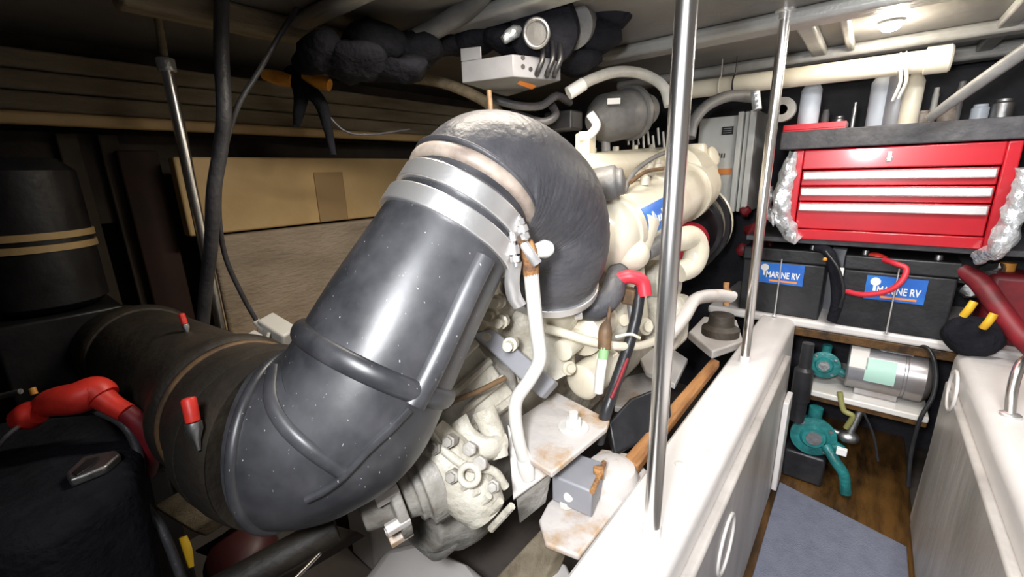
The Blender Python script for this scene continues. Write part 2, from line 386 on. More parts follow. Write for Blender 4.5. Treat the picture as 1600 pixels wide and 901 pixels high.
# white switch box
c = P(433, 522, Z=1.12)
rot = Matrix.Rotation(0.5, 3, 'Y') @ Matrix.Rotation(0.35, 3, 'Z')
t = thing('switch_box', 'small white switch box with wires behind the black elbow', 'box', c - ZZ * 0.04)
obj('case', MB().box(c, (0.085, 0.05, 0.075), rot), M['whitepaint'], t, 0.006)
obj('cable_gland', MB().cyl(P(400, 502, Z=1.10), P(415, 514, Z=1.10), 0.010, seg=12), M['whitepaint'], t)
obj('terminal', MB().box(P(398, 527, Z=1.09), (0.028, 0.024, 0.022), rot), M['whitepaint'], t, 0.003)
obj('wire', MB().tube([P(420, 520, Z=1.08), P(418, 530, Z=1.07), P(422, 545, Z=1.08)], 0.004, seg=8), M['hosew'], t)

# black bundle under the deck, amber clamp and its cords
mb = MB()
for px, py, Z, r in ((505, 85, 0.95, 0.055), (560, 95, 0.97, 0.062), (620, 105, 1.0, 0.055), (585, 70, 1.02, 0.07), (650, 80, 1.05, 0.06)):
    mb.ball(P(px, py, Z=Z), r, (1.5, 1, 0.62), 20)
one('black_cover', 'crumpled black fabric cover bundled under the deck beside the amber clamp', 'cover', mb.lump(0.03, 9).lump(0.012, 30, 3), M['blackmat'], smooth=70)
t = thing('spring_clamp', 'black spring clamp with two amber grips hanging from the port shelf', 'clamp', P(470, 190, Z=1.05))
obj('grip', MB().tube([(P(412, 116, Z=1.04), 0.012), (P(435, 122, Z=1.04), 0.017), (P(456, 127, Z=1.04), 0.014)], seg=12), M['amber'], t, label='amber grip')
obj('grip', MB().tube([(P(475, 118, Z=1.04), 0.011), (P(495, 126, Z=1.04), 0.017), (P(515, 133, Z=1.04), 0.014)], seg=12), M['amber'], t, label='amber grip')
obj('jaw', MB().tube([(P(455, 108, Z=1.05), 0.016), (P(470, 145, Z=1.05), 0.017), (P(466, 180, Z=1.06), 0.012), (P(463, 196, Z=1.07), 0.008)], seg=12), M['blackmat'], t)
obj('jaw', MB().tube([(P(470, 128, Z=1.05), 0.018), (P(500, 160, Z=1.05), 0.016), (P(512, 200, Z=1.05), 0.011), (P(521, 243, Z=1.05), 0.007)], seg=12), M['blackmat'], t)
obj('cord', MB().tube([P(512, 180, Z=1.05), P(540, 205, Z=1.08), P(580, 210, Z=1.12), P(640, 202, Z=1.2)], 0.003, seg=8), M['hose'], t)
one('deck_hose', 'dark grey hose running under the deck to the white junction box', 'hose', MB().tube([P(560, 75, Z=1.1), P(620, 72, Z=1.05), P(680, 45, Z=1.0), P(735, 10, Z=0.95), P(770, -30, Z=0.9)], 0.022), M['hoseg'])
one('shelf_pipe', 'beige pipe dipping behind the white junction box', 'pipe', MB().tube([P(600, 118, Z=1.3), P(650, 122, Z=1.3), P(700, 132, Z=1.3), P(760, 160, Z=1.3), P(800, 200, Z=1.3)], 0.016), M['plank'])

# ================================================================== EXHAUST
elb = [(745, 292, .665, .094), (722, 330, .655, .096), (690, 385, .64, .100), (630, 490, .615, .106), (585, 575, .60, .110), (548, 640, .592, .113), (505, 668, .588, .114), (475, 679, .588, .114), (440, 680, .590, .113)]
epts = [(P(a, b, Z=c), r) for a, b, c, r in elb]
ET = thing('exhaust_elbow', 'large black moulded exhaust elbow with raised ribs in the foreground', 'exhaust pipe', P(450, 812, Z=.59))
emb = MB().tube(epts, seg=48, n=10, cap=True)
ebvh = BVHTree.FromBMesh(emb.bm)
def surf(px, py, lift=0.0, bv=None):
    r = ray(px, py).normalized()
    h = (bv or ebvh).ray_cast(V((0, 0, 0)), r)
    if h[0] is None: return P(px, py, Z=0.6)
    return h[0] + h[1] * (lift if h[1].dot(r) < 0 else -lift)
obj('elbow_body', emb, M['rubber'], ET, 0, 60)
dense = catmull([V((*p, r)) for p, r in epts], 10)
def at(i, d=dense):
    i = max(0, min(len(d) - 1, i)); c = V(d[i][:3]); t_ = (V(d[min(i + 1, len(d) - 1)][:3]) - V(d[max(i - 1, 0)][:3])).normalized()
    return c, t_, d[i][3]
def near(px, py, d=dense):
    best = None
    for i, q in enumerate(d):
        c = V(q[:3]); k = (c.normalized() - ray(px, py).normalized()).length
        if best is None or k < best[0]: best = (k, i)
    return best[1]
def band(px, py, wd, lift, round_=False, d=dense, tilt=None):
    c, t_, r = at(near(px, py, d), d)
    if tilt is not None: t_ = (t_ + tilt).normalized()
    h = wd / 2; mb = MB()
    if round_:
        prof = [(-h, r - 0.004)] + [(h * -math.cos(k * PI / 8), r + lift * math.sin(k * PI / 8)) for k in range(1, 8)] + [(h, r - 0.004)]
    else: prof = [(-h, r - 0.004), (-h, r + lift), (h, r + lift), (h, r - 0.004)]
    mb.lathe(c, t_, prof, 64); return mb
obj('raised_ring', band(585, 570, 0.028, 0.009, True), M['rubber'], ET)
obj('collar', band(455, 680, 0.014, 0.006, True), M['rubber'], ET)
# flat reinforcing rib down the right flank and the V seam
def ridge(pts, r, flat=0.5, lift=0.0):
    return MB().tube([surf(a, b, lift) for a, b in pts], r, seg=10, n=6, flat=flat)
obj('reinforcing_rib', ridge([(757, 402), (738, 440), (715, 490), (692, 540), (668, 590), (645, 632)], 0.0155, 0.7), M['rubber'], ET)
obj('seam', ridge([(425, 575), (422, 620), (440, 660), (480, 700), (540, 742)], 0.009, 0.6), M['rubber'], ET)
obj('seam', ridge([(640, 640), (610, 672), (575, 705), (540, 742), (510, 765), (480, 780)], 0.008, 0.6), M['rubber'], ET)

# upper hose: cuff, double clamps, 180 degree bend down to the engine
uh = [(735, 308, .662, .096), (747, 290, .670, .101), (764, 284, .685, .106), (792, 287, .71, .107), (824, 302, .745, .107), (850, 328, .79, .109), (861, 372, .83, .110), (858, 410, .86, .106), (856, 442, .89, .092)]
upts = [(P(a, b, Z=c), r) for a, b, c, r in uh]
UT = thing('exhaust_hose', 'fat black rubber hose bending over from the foreground elbow to the engine', 'hose', P(880, 480, Z=.9))
mb = MB().tube(upts, seg=48, n=14)
# soft wrinkles across the bend
ud = catmull([V((*p, r)) for p, r in upts], 14)
for i in range(len(ud)):
    c, t_, r = at(i, ud)
    s = 1 + 0.010 * math.sin(i * 1.25) * (0.2 if i < 18 else 1)
    for k in range(48):
        v = mb.bm.verts[:][i * 48 + k] if False else None
mb.bm.verts.ensure_lookup_table()
for i in range(len(ud)):
    c, t_, r = at(i, ud); amp = 0 if i < 30 else 0.0035
    for k in range(48):
        v = mb.bm.verts[i * 48 + k]; v.co = c + (v.co - c) * (1 + amp * math.sin(i * 1.9 + 0.6 * math.sin(k * 0.5)))
ubvh = BVHTree.FromBMesh(mb.bm)
obj('hose_body', mb, M['hose'], UT, 0, 70)
obj('cuff_edge', band(739, 302, 0.022, 0.008, True, ud), M['cuff'], UT, label='pale scuffed cuff edge')
obj('end_lip', band(743, 296, 0.008, 0.007, True, ud), M['hose'], UT)
obj('cuff', band(729, 320, 0.020, 0.005, True), M['hose'], UT)
obj('hose_clamp', band(722, 333, 0.028, 0.008), M['steel'], UT, 0.002, label='shiny steel band clamp')
obj('hose_clamp', band(704, 363, 0.028, 0.008), M['steel'], UT, 0.002, label='shiny steel band clamp')
for k, (a_, b_, c_, d_) in enumerate(((812, 345, 822, 372), (800, 372, 806, 412))):
    mb = MB(); p0, p1 = P(a_, b_, Z=.60), P(c_, d_, Z=.605)
    mb.cyl(p0 - (p1 - p0) * 0.35, p1 + (p1 - p0) * 0.1, 0.0035, seg=10)
    mb.hexa(p0 - (p1 - p0) * 0.1, p1 - p0, 0.007, 0.008); mb.hexa(p1 - (p1 - p0) * 0.3, p1 - p0, 0.007, 0.008)
    mb.cyl(p0 + (p1 - p0) * 0.28, p0 + (p1 - p0) * 0.62, 0.008, seg=12)
    obj('clamp_bolt', mb, M['steel'], UT)
# band tail and bracket strap under the clamps
mb = MB().tube([P(804, 408, Z=.62), P(800, 440, Z=.635), P(803, 462, Z=.65), P(812, 478, Z=.66)], 0.011, flat=0.35, seg=12)
obj('clamp_tail', mb, M['steel'], UT)
obj('clamp_tail', MB().tube([P(818, 380, Z=.615), P(828, 395, Z=.615), P(840, 412, Z=.62)], 0.007, flat=0.4, seg=12), M['steel'], UT)
obj('cap', MB().lathe(P(836, 392, Z=.635), P(866, 386, Z=.66) - P(836, 392, Z=.635), [(0, 0), (0.001, 0.010), (0.020, 0.014), (0.029, 0.011), (0.032, 0)], 20), M['ink'], UT, label='white plastic cap')

# lower connecting hose running out to port with two hump bands
lh = [(455, 681, .590, .116), (434, 676, .60, .116), (410, 660, .63, .112), (372, 635, .68, .104), (320, 602, .76, .099), (270, 574, .85, .098), (228, 553, .94, .098), (192, 540, 1.03, .098)]
lpts = [(P(a, b, Z=c), r) for a, b, c, r in lh]
ld = catmull([V((*p, r)) for p, r in lpts], 10)
LT = thing('muffler_hose', 'dusty black exhaust hose leading left from the foreground elbow into the dark', 'hose', P(250, 740, Z=.8))
lmb = MB().tube(lpts, seg=44, n=10)
lbvh = BVHTree.FromBMesh(lmb.bm)
obj('hose_body', lmb, M['oldhose'], LT, 0, 60)
obj('hump_band', band(420, 670, 0.045, 0.004, True, ld), M['oldhose'], LT)
obj('hump_band', band(366, 631, 0.040, 0.010, True, ld), M['oldhose'], LT)
obj('end_band', band(228, 553, 0.045, 0.010, True, ld), M['oldhose'], LT)
obj('hose_clamp', band(378, 644, 0.012, 0.004, True, ld), M['brown'], LT)
def lever(name, lab, a, b, Z, r):
    h_ = lbvh.ray_cast(V((0, 0, 0)), ray(b[0] + 2, b[1] + 8).normalized())[0]
    if h_ is not None: Z = -(M3.transposed() @ h_).z - r * 2.2
    p0, p1 = P(*a, Z=Z), P(*b, Z=Z); d = p1 - p0
    t = thing(name, lab, 'lever', p1 + d * 0.7, 'red tipped clamp levers')
    obj('grip', MB().lathe(p0, d, [(0, 0), (0.001, r * 0.8), (d.length * 0.1, r), (d.length * 0.95, r * 0.95), (d.length, 0)], 16), M['redgrip'], t, label='red rubber grip')
    obj('spindle', MB().lathe(p1 - d * 0.02, d, [(0, 0), (0.0005, r * 1.1), (d.length * 0.28, r * 1.1), (d.length * 0.7, r * 0.5), (d.length * 1.1, r * 0.3)], 14), M['alu'], t)
lever('clamp_lever', 'bright red tipped lever standing on the near hose left of the elbow', (294, 620), (302, 660), .52, .0075)
lever('clamp_lever', 'small red tipped lever on the far hose beside the left pole', (283, 489), (289, 507), .90, .005)

# bent support pipe
ST = thing('support_pipe', 'bent white painted support pipe with rusty top from hose clamp to mount plate', 'pipe', P(822, 742, Z=.79))
pp_ = [P(828, 398, Z=.635), P(832, 450, Z=.66), P(838, 510, Z=.69), P(843, 560, Z=.715), P(828, 592, Z=.73), P(808, 622, Z=.745), P(805, 650, Z=.755), P(810, 685, Z=.765), P(818, 715, Z=.775)]
obj('pipe_body', MB().tube(pp_, 0.0115, seg=20, n=8), M['whitepaint'], ST)
obj('top_lug', MB().tube([(P(822, 376, Z=.625), .009), (P(826, 392, Z=.63), .0125), (P(829, 412, Z=.641), .0123), (P(830, 428, Z=.65), .0119)], seg=16), M['rust'], ST, label='rusty flattened top')
obj('foot_lug', MB().tube([(P(816, 706, Z=.772), .012), (P(822, 730, Z=.776), .015), (P(826, 750, Z=.778), .012)], seg=16, flat=0.5), M['whitepaint'], ST)

# ================================================================== ENGINE
EN = thing('marine_engine', 'cream painted marine diesel engine with blue label behind the chrome pole', 'engine', (-0.72, 1.25, -0.85))
tilt = math.radians(3.0)
def ey(y): return (y - 1.25) * math.tan(tilt)      # rise towards the bow
mb = MB(); mb.prism([(-0.94, 0.80, -0.72 + ey(.8)), (-0.94, 1.74, -0.72 + ey(1.74)), (-0.94, 1.74, -0.12 + ey(1.74)), (-0.94, 0.80, -0.12 + ey(.8))], (0.36, 0, 0))
obj('engine_block', mb, M['casting'], EN, 0.02)
mb = MB(); mb.prism([(-0.90, 0.82, -0.85 + ey(.8)), (-0.90, 1.68, -0.85 + ey(1.7)), (-0.90, 1.68, -0.70 + ey(1.7)), (-0.90, 0.82, -0.70 + ey(.8))], (0.28, 0, 0))
obj('oil_pan', mb, M['casting'], EN, 0.04)
mb = MB(); mb.prism([(-0.92, 0.80, -0.12 + ey(.8)), (-0.92, 1.72, -0.12 + ey(1.72)), (-0.92, 1.72, -0.03 + ey(1.72)), (-0.92, 0.80, -0.03 + ey(.8))], (0.36, 0, 0))
obj('cylinder_head', mb, M['casting'], EN, 0.01)
mb = MB(); mb.prism([(-0.88, 0.80, -0.04 + ey(.8)), (-0.56, 0.80, -0.04 + ey(.8)), (-0.57, 0.80, 0.03 + ey(.8)), (-0.60, 0.80, 0.055 + ey(.8)), (-0.84, 0.80, 0.055 + ey(.8)), (-0.87, 0.80, 0.03 + ey(.8))], (0, 0.90, ey(1.7) - ey(.8)))
vc = obj('valve_cover', mb, M['cream'], EN, 0.012)
for k in range(6):
    yy = 0.88 + k * 0.145
    obj('cover_bolt', MB().hexa((-0.64, yy, 0.054 + ey(yy)), ZZ, 0.011, 0.014), M['cream'], vc, 0.002)
# air crossover and fuel rail on top
obj('intake_duct', MB().tube([((-0.60, 0.86, -0.01), .040), ((-0.56, 0.98, 0.0), .042), ((-0.55, 1.15, 0.005), .04), ((-0.55, 1.38, 0.015), .04), ((-0.58, 1.50, 0.02), .038)], seg=20), M['cream'], EN)
obj('fuel_line', MB().tube([P(975, 300, Z=1.0), P(990, 270, Z=1.05), P(1015, 250, Z=1.12), P(1040, 238, Z=1.2), P(1062, 232, Z=1.3)], 0.006, seg=10), M['hoseg'], EN)
obj('fuel_line', MB().tube([P(985, 285, Z=1.0), P(1010, 268, Z=1.05), P(1040, 262, Z=1.12), P(1065, 250, Z=1.2)], 0.005, seg=10), M['brown'], EN)
for px, py, Z in ((1000, 268, 1.12), (1016, 262, 1.15), (1028, 256, 1.2), (1008, 276, 1.08)):
    obj('injector', MB().lathe(P(px, py, Z=Z) - ZZ * 0.02, ZZ, [(0, .012), (0.02, .012), (0.021, .008), (0.035, .008)], 12), M['casting'], EN)
# breather, dark and knobbly, next to the bend
bp0 = P(948, 292, Z=.93)
bo = obj('oil_breather', MB().lathe(bp0 - V((0.045, 0.02, 0.0)), V((1, 0.35, 0.15)), [(0, 0), (.001, .030), (.02, .036), (.07, .036), (.075, .028), (.085, .028), (.09, 0)], 20), M['hoseg'], EN, 0.003)
obj('breather_nut', MB().lathe(P(962, 289, Z=.91), V((1, 0.35, 0.15)), [(0, .016), (.008, .016)], 12), M['rustwhite'], bo)
# heat exchanger
h0 = V((-0.47, 0.90, -0.145)); h1 = V((-0.47, 1.56, -0.058)); hd = (h1 - h0); hl = hd.length; hn = hd.normalized()
he = obj('heat_exchanger', MB().lathe(h0, hd, [(-.045, 0), (-.042, .05), (-.025, .076), (0, .086), (.02, .088), (.022, .094), (.05, .094), (.052, .088), (.285, .088), (.287, .092), (.30, .092), (.302, .088), (hl - .14, .088), (hl - .138, .096), (hl - .10, .096), (hl - .098, .088), (hl, .088), (hl, 0)], 48), M['cream'], EN, 0.002)
# blue label on its flank: a curved patch standing just proud of the shell
def wrap_patch(s0, s1, a0, a1, rad, th, w_=8, sub_=None):
    mb = MB(); q = ZZ.rotation_difference(hn)
    side = (X - hn * X.dot(hn)).normalized(); upv = side.cross(hn).normalized()
    if upv.z < 0: upv = -upv
    g = [[None] * (w_ + 1) for _ in range(2)]
    for li, rr in enumerate((rad, rad + th)):
        for j in range(w_ + 1):
            a_ = a0 + (a1 - a0) * j / w_
            dirv = side * math.cos(a_) + upv * math.sin(a_)
            g[li][j] = (mb.bm.verts.new(h0 + hn * s0 + dirv * rr), mb.bm.verts.new(h0 + hn * s1 + dirv * rr))
    for j in range(w_):
        for li in (0, 1): mb.bm.faces.new((g[li][j][0], g[li][j][1], g[li][j + 1][1], g[li][j + 1][0]))
        for e in (0, 1): mb.bm.faces.new((g[0][j][e], g[0][j + 1][e], g[1][j + 1][e], g[1][j][e]))
    for j in (0, w_): mb.bm.faces.new((g[0][j][0], g[0][j][1], g[1][j][1], g[1][j][0]))
    return mb
lb = obj('blue_label', wrap_patch(.060, .235, -0.15, 0.62, .0884, .0012), M['blue'], he, label='blue label')
mb = None
mk = MB()
def wrap_pt(s, a_, rr):
    side = (X - hn * X.dot(hn)).normalized(); upv = side.cross(hn).normalized()
    if upv.z < 0: upv = -upv
    return h0 + hn * s + (side * math.cos(a_) + upv * math.sin(a_)) * rr
import itertools
def stroke(pts, r=0.0035):
    mk.tube([wrap_pt(s - .022, a_ + .16, .0896) for s, a_ in pts], r, seg=6, n=5, flat=0.25)
stroke([(0.115, .02), (0.125, .26), (0.138, -.02)]); stroke([(0.118, .10), (0.136, .10)])
stroke([(0.148, .10), (0.148, -.05), (0.160, -.05), (0.163, .10)]); stroke([(0.176, .22), (0.176, -.04)])
stroke([(0.188, .12), (0.192, -.04), (0.205, -.04), (0.208, .12)]); stroke([(0.222, .25), (0.222, -.04)]); stroke([(0.214, .13), (0.232, .13)])
obj('label_script', mk, M['ink'], lb)
# cooling fittings under the exchanger
obj('water_elbow', MB().tube([(P(1000, 345, Z=1.03), .045), (P(994, 372, Z=1.02), .040), (P(988, 395, Z=1.0), .036)], seg=24), M['cream'], EN)
obj('elbow_knob', MB().ball(P(987, 397, Z=.985), 0.040, (1, 1, .95), 24), M['cream'], EN)
obj('rubber_coupling', MB().cyl(P(1005, 394, Z=1.02), P(1034, 378, Z=1.08), 0.024, seg=20), M['hoseg'], EN, 0.003)
obj('water_pipe', MB().tube([(P(1030, 380, Z=1.08), .028), (P(1058, 375, Z=1.12), .030), (P(1080, 372, Z=1.15), .032), (P(1088, 392, Z=1.16), .032), (P(1080, 415, Z=1.16), .030), (P(1060, 425, Z=1.15), .028)], seg=22), M['cream'], EN)
obj('water_pump', MB().lathe(P(1040, 440, Z=1.2), V((1, 0, 0.1)), [(-.08, .06), (0, .06), (.002, .05), (.03, .05), (.032, 0)], 28), M['casting'], EN, 0.004)
# expansion tank at the forward end with filler neck
et = obj('expansion_tank', MB().lathe(V((-0.505, 1.42, -0.035)), V((0, 1, .06)), [(0, 0), (.002, .08), (.02, .100), (.18, .100), (.20, .08), (.202, 0)], 40), M['cream'], EN)
obj('filler_cap', MB().lathe(P(1113, 248, Z=1.45) - X * 0.02, V((0.9, -.2, .35)), [(0, .022), (.012, .022), (.013, .032), (.03, .032), (.034, .02), (.035, 0)], 24), M['cream'], et, 0.002)
obj('thermostat_housing', MB().lathe(P(1086, 240, Z=1.45) - ZZ * .02, ZZ, [(0, .04), (.04, .036), (.05, .03), (.052, 0)], 24), M['cream'], EN)
# pulleys and belts, seen edge on at the front of the engine
def pulley(c, r, w_, m=M['cream']):
    return MB().lathe(c, Y, [(0, 0), (0, r * .35), (.004, r * .4), (.004, r * .8), (0, r * .84), (0, r), (w_ * .25, r), (w_ * .5, r * .9), (w_ * .75, r), (w_, r), (w_, 0)], 48)
obj('belt_pulley', pulley(V((-0.56, 1.80, -0.22)), 0.165, 0.045), M['cream'], EN, label='cream pulley rim')
obj('belt_pulley', pulley(V((-0.56, 1.73, -0.26)), 0.15, 0.035), M['black'], EN, label='black pulley')
obj('alternator', MB().lathe(V((-0.50, 1.58, -0.26)), Y, [(0, 0), (.002, .05), (.01, .065), (.10, .065), (.11, .05), (.112, 0)], 28), M['redcable'], EN, label='red painted alternator')
def belt(c1, r1, c2, r2, y, w_=0.024, th=0.012):
    mb = MB(); pts = []
    for k in range(24): pts.append(c1 + V((math.cos(PI * k / 23 - PI / 2 + 0.2), 0, math.sin(PI * k / 23 - PI / 2 + 0.2))) * r1)
    for k in range(16): pts.append(c2 + V((math.cos(PI * k / 15 + PI / 2 + 0.2), 0, math.sin(PI * k / 15 + PI / 2 + 0.2))) * r2)
    nn = len(pts); cen = (c1 + c2) / 2; rings = []
    for i, p in enumerate(pts):
        o_ = (p - (c1 if i < 24 else c2)).normalized()
        rings.append([mb.bm.verts.new(p + V((0, y, 0))), mb.bm.verts.new(p + V((0, y + w_, 0))), mb.bm.verts.new(p + o_ * th + V((0, y + w_, 0))), mb.bm.verts.new(p + o_ * th + V((0, y, 0)))])
    mb._skin(rings + [rings[0]], 4, False); return mb
obj('drive_belt', belt(V((-0.55, 0, -0.22)), .150, V((-0.72, 0, -0.34)), .10, 1.74, .03, .016), M['black'], EN)
obj('drive_belt', belt(V((-0.52, 0, -0.22)), .120, V((-0.70, 0, -0.38)), .09, 1.64, .026, .014), M['black'], EN)
# lower starboard flank
obj('flywheel_housing', MB().lathe(V((-0.76, 0.66, -0.42)), Y, [(0, 0), (0, .20), (.02, .235), (.13, .235), (.132, .25), (.16, .25), (.16, 0)], 48), M['cream'], EN, 0.004)
for k in range(12):
    a_ = k * PI / 6 + .2
    obj('housing_bolt', MB().hexa(V((-0.76 + .243 * math.cos(a_), 0.782, -0.42 + .243 * math.sin(a_))), -Y, .010, .012), M['casting'], EN)
obj('starter_motor', MB().lathe(P(905, 528, Z=.93), V((-.15, 1, .05)), [(0, 0), (0.001, .025), (.012, .046), (.18, .046), (.19, .03), (.192, 0)], 28), M['cream'], EN)
obj('solenoid', MB().lathe(P(878, 548, Z=.88), V((-.1, 1, .05)), [(0, 0), (.001, .022), (.10, .024), (.101, 0)], 20), M['cream'], EN)
obj('oil_pipe', MB().tube([P(850, 512, Z=.86), P(880, 520, Z=.87), P(920, 532, Z=.88), P(960, 540, Z=.90), P(1000, 540, Z=.95), P(1030, 530, Z=1.02)], 0.0095, seg=14), M['cream'], EN)
obj('oil_cooler', MB().lathe(P(905, 600, Z=.93), P(960, 560, Z=1.03) - P(905, 600, Z=.93), [(0, 0), (0.002, .03), (.01, .040), (.12, .040), (.125, .028), (.127, 0)], 24), M['cream'], EN)
obj('oil_filter', MB().lathe(P(950, 480, Z=1.05), V((.2, .1, -1)), [(-.05, 0), (-.05, .045), (.06, .045), (.075, .035), (.077, 0)], 24), M['casting'], EN)
obj('fuel_pump', MB().box(P(1040, 500, Z=1.2), (0.10, 0.12, 0.14)), M['casting'], EN, 0.02)
obj('side_bracket', MB().box(P(990, 470, Z=1.1), (0.03, 0.10, 0.16), Matrix.Rotation(.3, 3, 'X')), M['cream'], EN, 0.006)
obj('turbo_outlet', MB().tube([(P(862, 425, Z=.90), .088), (P(856, 465, Z=.93), .080), (P(842, 505, Z=.97), .07)], seg=32), M['cream'], EN)
obj('outlet_clamp', band(860, 452, 0.016, 0.010, False, ud), M['steel'], EN, .002)
obj('silicone_bend', MB().tube([(P(905, 478, Z=.92), .026), (P(930, 482, Z=.92), .026), (P(952, 464, Z=.93), .026), (P(962, 440, Z=.95), .025), (P(966, 425, Z=.98), .024)], seg=24), M['hose'], EN, label='blue grey silicone bend')
obj('bend_clamp', MB().cyl(P(896, 491, Z=.86), P(908, 489, Z=.86), .012, seg=14), M['steel'], EN)
for px, py, Z in ((780, 470, .80), (786, 500, .82), (768, 520, .84), (800, 535, .82), (770, 490, .86)):
    obj('manifold_stud', MB().lathe(P(px, py, Z=Z), V((.5, -1, .2)), [(0, .014), (.02, .014), (.021, .009), (.04, .009), (.041, 0)], 10), M['cream'], EN)
obj('rear_casting', MB().tube([(P(742, 500, Z=.92), .06), (P(790, 470, Z=.95), .075), (P(830, 520, Z=.96), .08), (P(860, 590, Z=.95), .06)], seg=28).lump(.006, 25), M['casting'], EN)
obj('stay_plate', MB().prism([P(735, 520, Z=.80), P(768, 512, Z=.80), P(868, 596, Z=.84), P(845, 622, Z=.84)], V((-.01, .03, -.02))), M['zinc'], EN, 0.004, label='flat grey stay')
# assorted bolt bosses on the flank
bosses = [(930, 520, .97, .016), (945, 560, .96, .02), (872, 500, .9, .017), (920, 505, .95, .02), (1010, 510, 1.1, .02), (1000, 460, 1.08, .017), (972, 500, 1.02, .02), (890, 575, .9, .014), (925, 585, .93, .016), (898, 478, .95, .02)]
for px, py, Z, r in bosses:
    obj('bolt_boss', MB().lathe(P(px, py, Z=Z), V((1, -.5, .3)), [(-.03, r * 1.2), (0, r * 1.1), (.001, r * .7), (.010, r * .7), (.011, 0)], 14), M['cream'], EN, .001)

# front engine arm and its isolator
FM = thing('front_engine_mount', 'white bent engine arm and rusty isolator standing on the white pad', 'mount', P(1120, 545, z=ZS))
obj('arm', MB().tube([(P(1040, 530, Z=1.05), .022), (P(1066, 498, Z=1.12), .024), (P(1086, 468, Z=1.18), .024), (P(1115, 462, Z=1.22), .024), (P(1142, 464, Z=1.26), .022)], seg=16, flat=.7), M['rustwhite'], FM)
obj('stud', MB().cyl(P(1134, 478, Z=1.25), P(1135, 441, Z=1.25), .008, seg=10), M['rust'], FM)
obj('nut', MB().hexa(P(1134, 460, Z=1.25), ZZ, .017, .012), M['rust'], FM)
obj('isolator', MB().lathe(P(1125, 522, Z=1.25), ZZ, [(0, .05), (.02, .05), (.03, .035), (.06, .032), (.062, 0)], 24), M['oldhose'], FM)
one('mount_pad', 'white painted pad under the front engine mount at the edge of the ledge', 'pad', MB().prism([P(1075, 530, z=-.60), P(1098, 505, z=-.60), P(1150, 510, z=-.60), P(1160, 545, z=-.60), P(1112, 562, z=-.60)], (0, 0, .03)), M['gelcoat'], .006)
# ================================================================== GEARBOX
GB = thing('marine_gearbox', 'cream and grey ribbed gearbox casting below the foreground elbow', 'gearbox', (-0.62, 0.5, -0.85))
gx, gz = -0.66, -0.50
mb = MB()
mb.prism([(gx - .15, .66, gz - .16), (gx - .11, .66, gz - .26), (gx + .07, .66, gz - .27), (gx + .14, .66, gz - .18), (gx + .165, .66, gz - .02), (gx + .13, .66, gz + .11), (gx + .02, .66, gz + .17), (gx - .12, .66, gz + .14), (gx - .17, .66, gz + .02)], (0, -.22, -.01))
obj('gear_case', mb, M['greycast'], GB, 0.025)
mb = MB()
mb.lathe(V((gx + .05, .50, gz - .13)), -Y, [(-.05, .125), (.0, .125), (.03, .118), (.05, .10), (.085, .085), (.088, 0)], 40)
obj('lower_case', mb, M['greycast'], GB, 0.006)
# ribbed top cover
rc = MB(); c0, c1, c2_, c3 = P(672, 600, Z=.80), P(742, 532, Z=.84), P(812, 625, Z=.86), P(742, 680, Z=.80)
nrm = (c1 - c0).cross(c3 - c0).normalized()
if nrm.z > 0: nrm = -nrm
rc.prism([c0, c1, c2_, c3], nrm * .05)
cov = obj('top_cover', rc, M['casting'], GB, .006)
for k in range(4):
    f = k / 3.4 + .03
    a_ = c0.lerp(c3, f); b_ = c1.lerp(c2_, f)
    obj('cooling_rib', MB().tube([a_ - nrm * .004, b_ - nrm * .004], .008, seg=8), M['casting'], cov)
obj('shift_bracket', MB().tube([(P(715, 655, Z=.735), .016), (P(735, 685, Z=.73), .018), (P(762, 700, Z=.73), .022), (P(788, 690, Z=.75), .016)], seg=16, flat=.6).lump(.004, 40), M['casting'], GB)
obj('shift_bracket', MB().tube([(P(755, 640, Z=.76), .022), (P(772, 680, Z=.75), .020), (P(782, 715, Z=.74), .014)], seg=16, flat=.7), M['casting'], GB)
obj('side_casting', MB().tube([(P(665, 685, Z=.72), .040), (P(700, 720, Z=.715), .046), (P(735, 765, Z=.71), .048), (P(760, 800, Z=.71), .036)], seg=24), M['casting'], GB)
# lifting eye on the casting
ec = P(733, 742, Z=.655); ea = (V((0.5, -1, 0.5))).normalized()
obj('lifting_eye', MB().torus(ec, ea, .014, .0055, 24, 10), M['casting'], GB)
obj('plug', MB().hexa(P(752, 722, Z=.665), ea, .012, .012), M['greycast'], GB, .002)
obj('plug', MB().hexa(P(735, 700, Z=.69), ea, .012, .01), M['greycast'], GB, .002)
for k in range(5):
    q0, q1 = P(695 + k * 18, 790 + k * 9, Z=.69), P(728 + k * 18, 758 + k * 8, Z=.665)
    obj('casting_fin', MB().tube([q0, q1], .006, seg=8), M['casting'], GB)
for px, py, Z in ((678, 700, .665), (700, 690, .67), (770, 760, .68), (765, 790, .69), (705, 745, .655), (725, 800, .68)):
    obj('case_bolt', MB().lathe(P(px, py, Z=Z), ea, [(-.02, .011), (0, .011), (.001, .008), (.007, .008), (.008, 0)], 6), M['greycast'], GB, .001)
obj('case_flange', MB().tube([P(668, 672, Z=.685), P(690, 700, Z=.675), P(728, 728, Z=.672), P(770, 735, Z=.69), P(790, 760, Z=.70)], .007, seg=10), M['casting'], GB)
obj('oil_line', MB().tube([P(690, 640, Z=.73), P(712, 625, Z=.74), P(745, 612, Z=.76), P(790, 590, Z=.79)], .005, seg=10), M['brown'], GB)
obj('hose_end', MB().tube([P(640, 700, Z=.74), P(655, 720, Z=.72), P(662, 750, Z=.70), P(655, 785, Z=.69)], .011, seg=12), M['rustwhite'], GB)
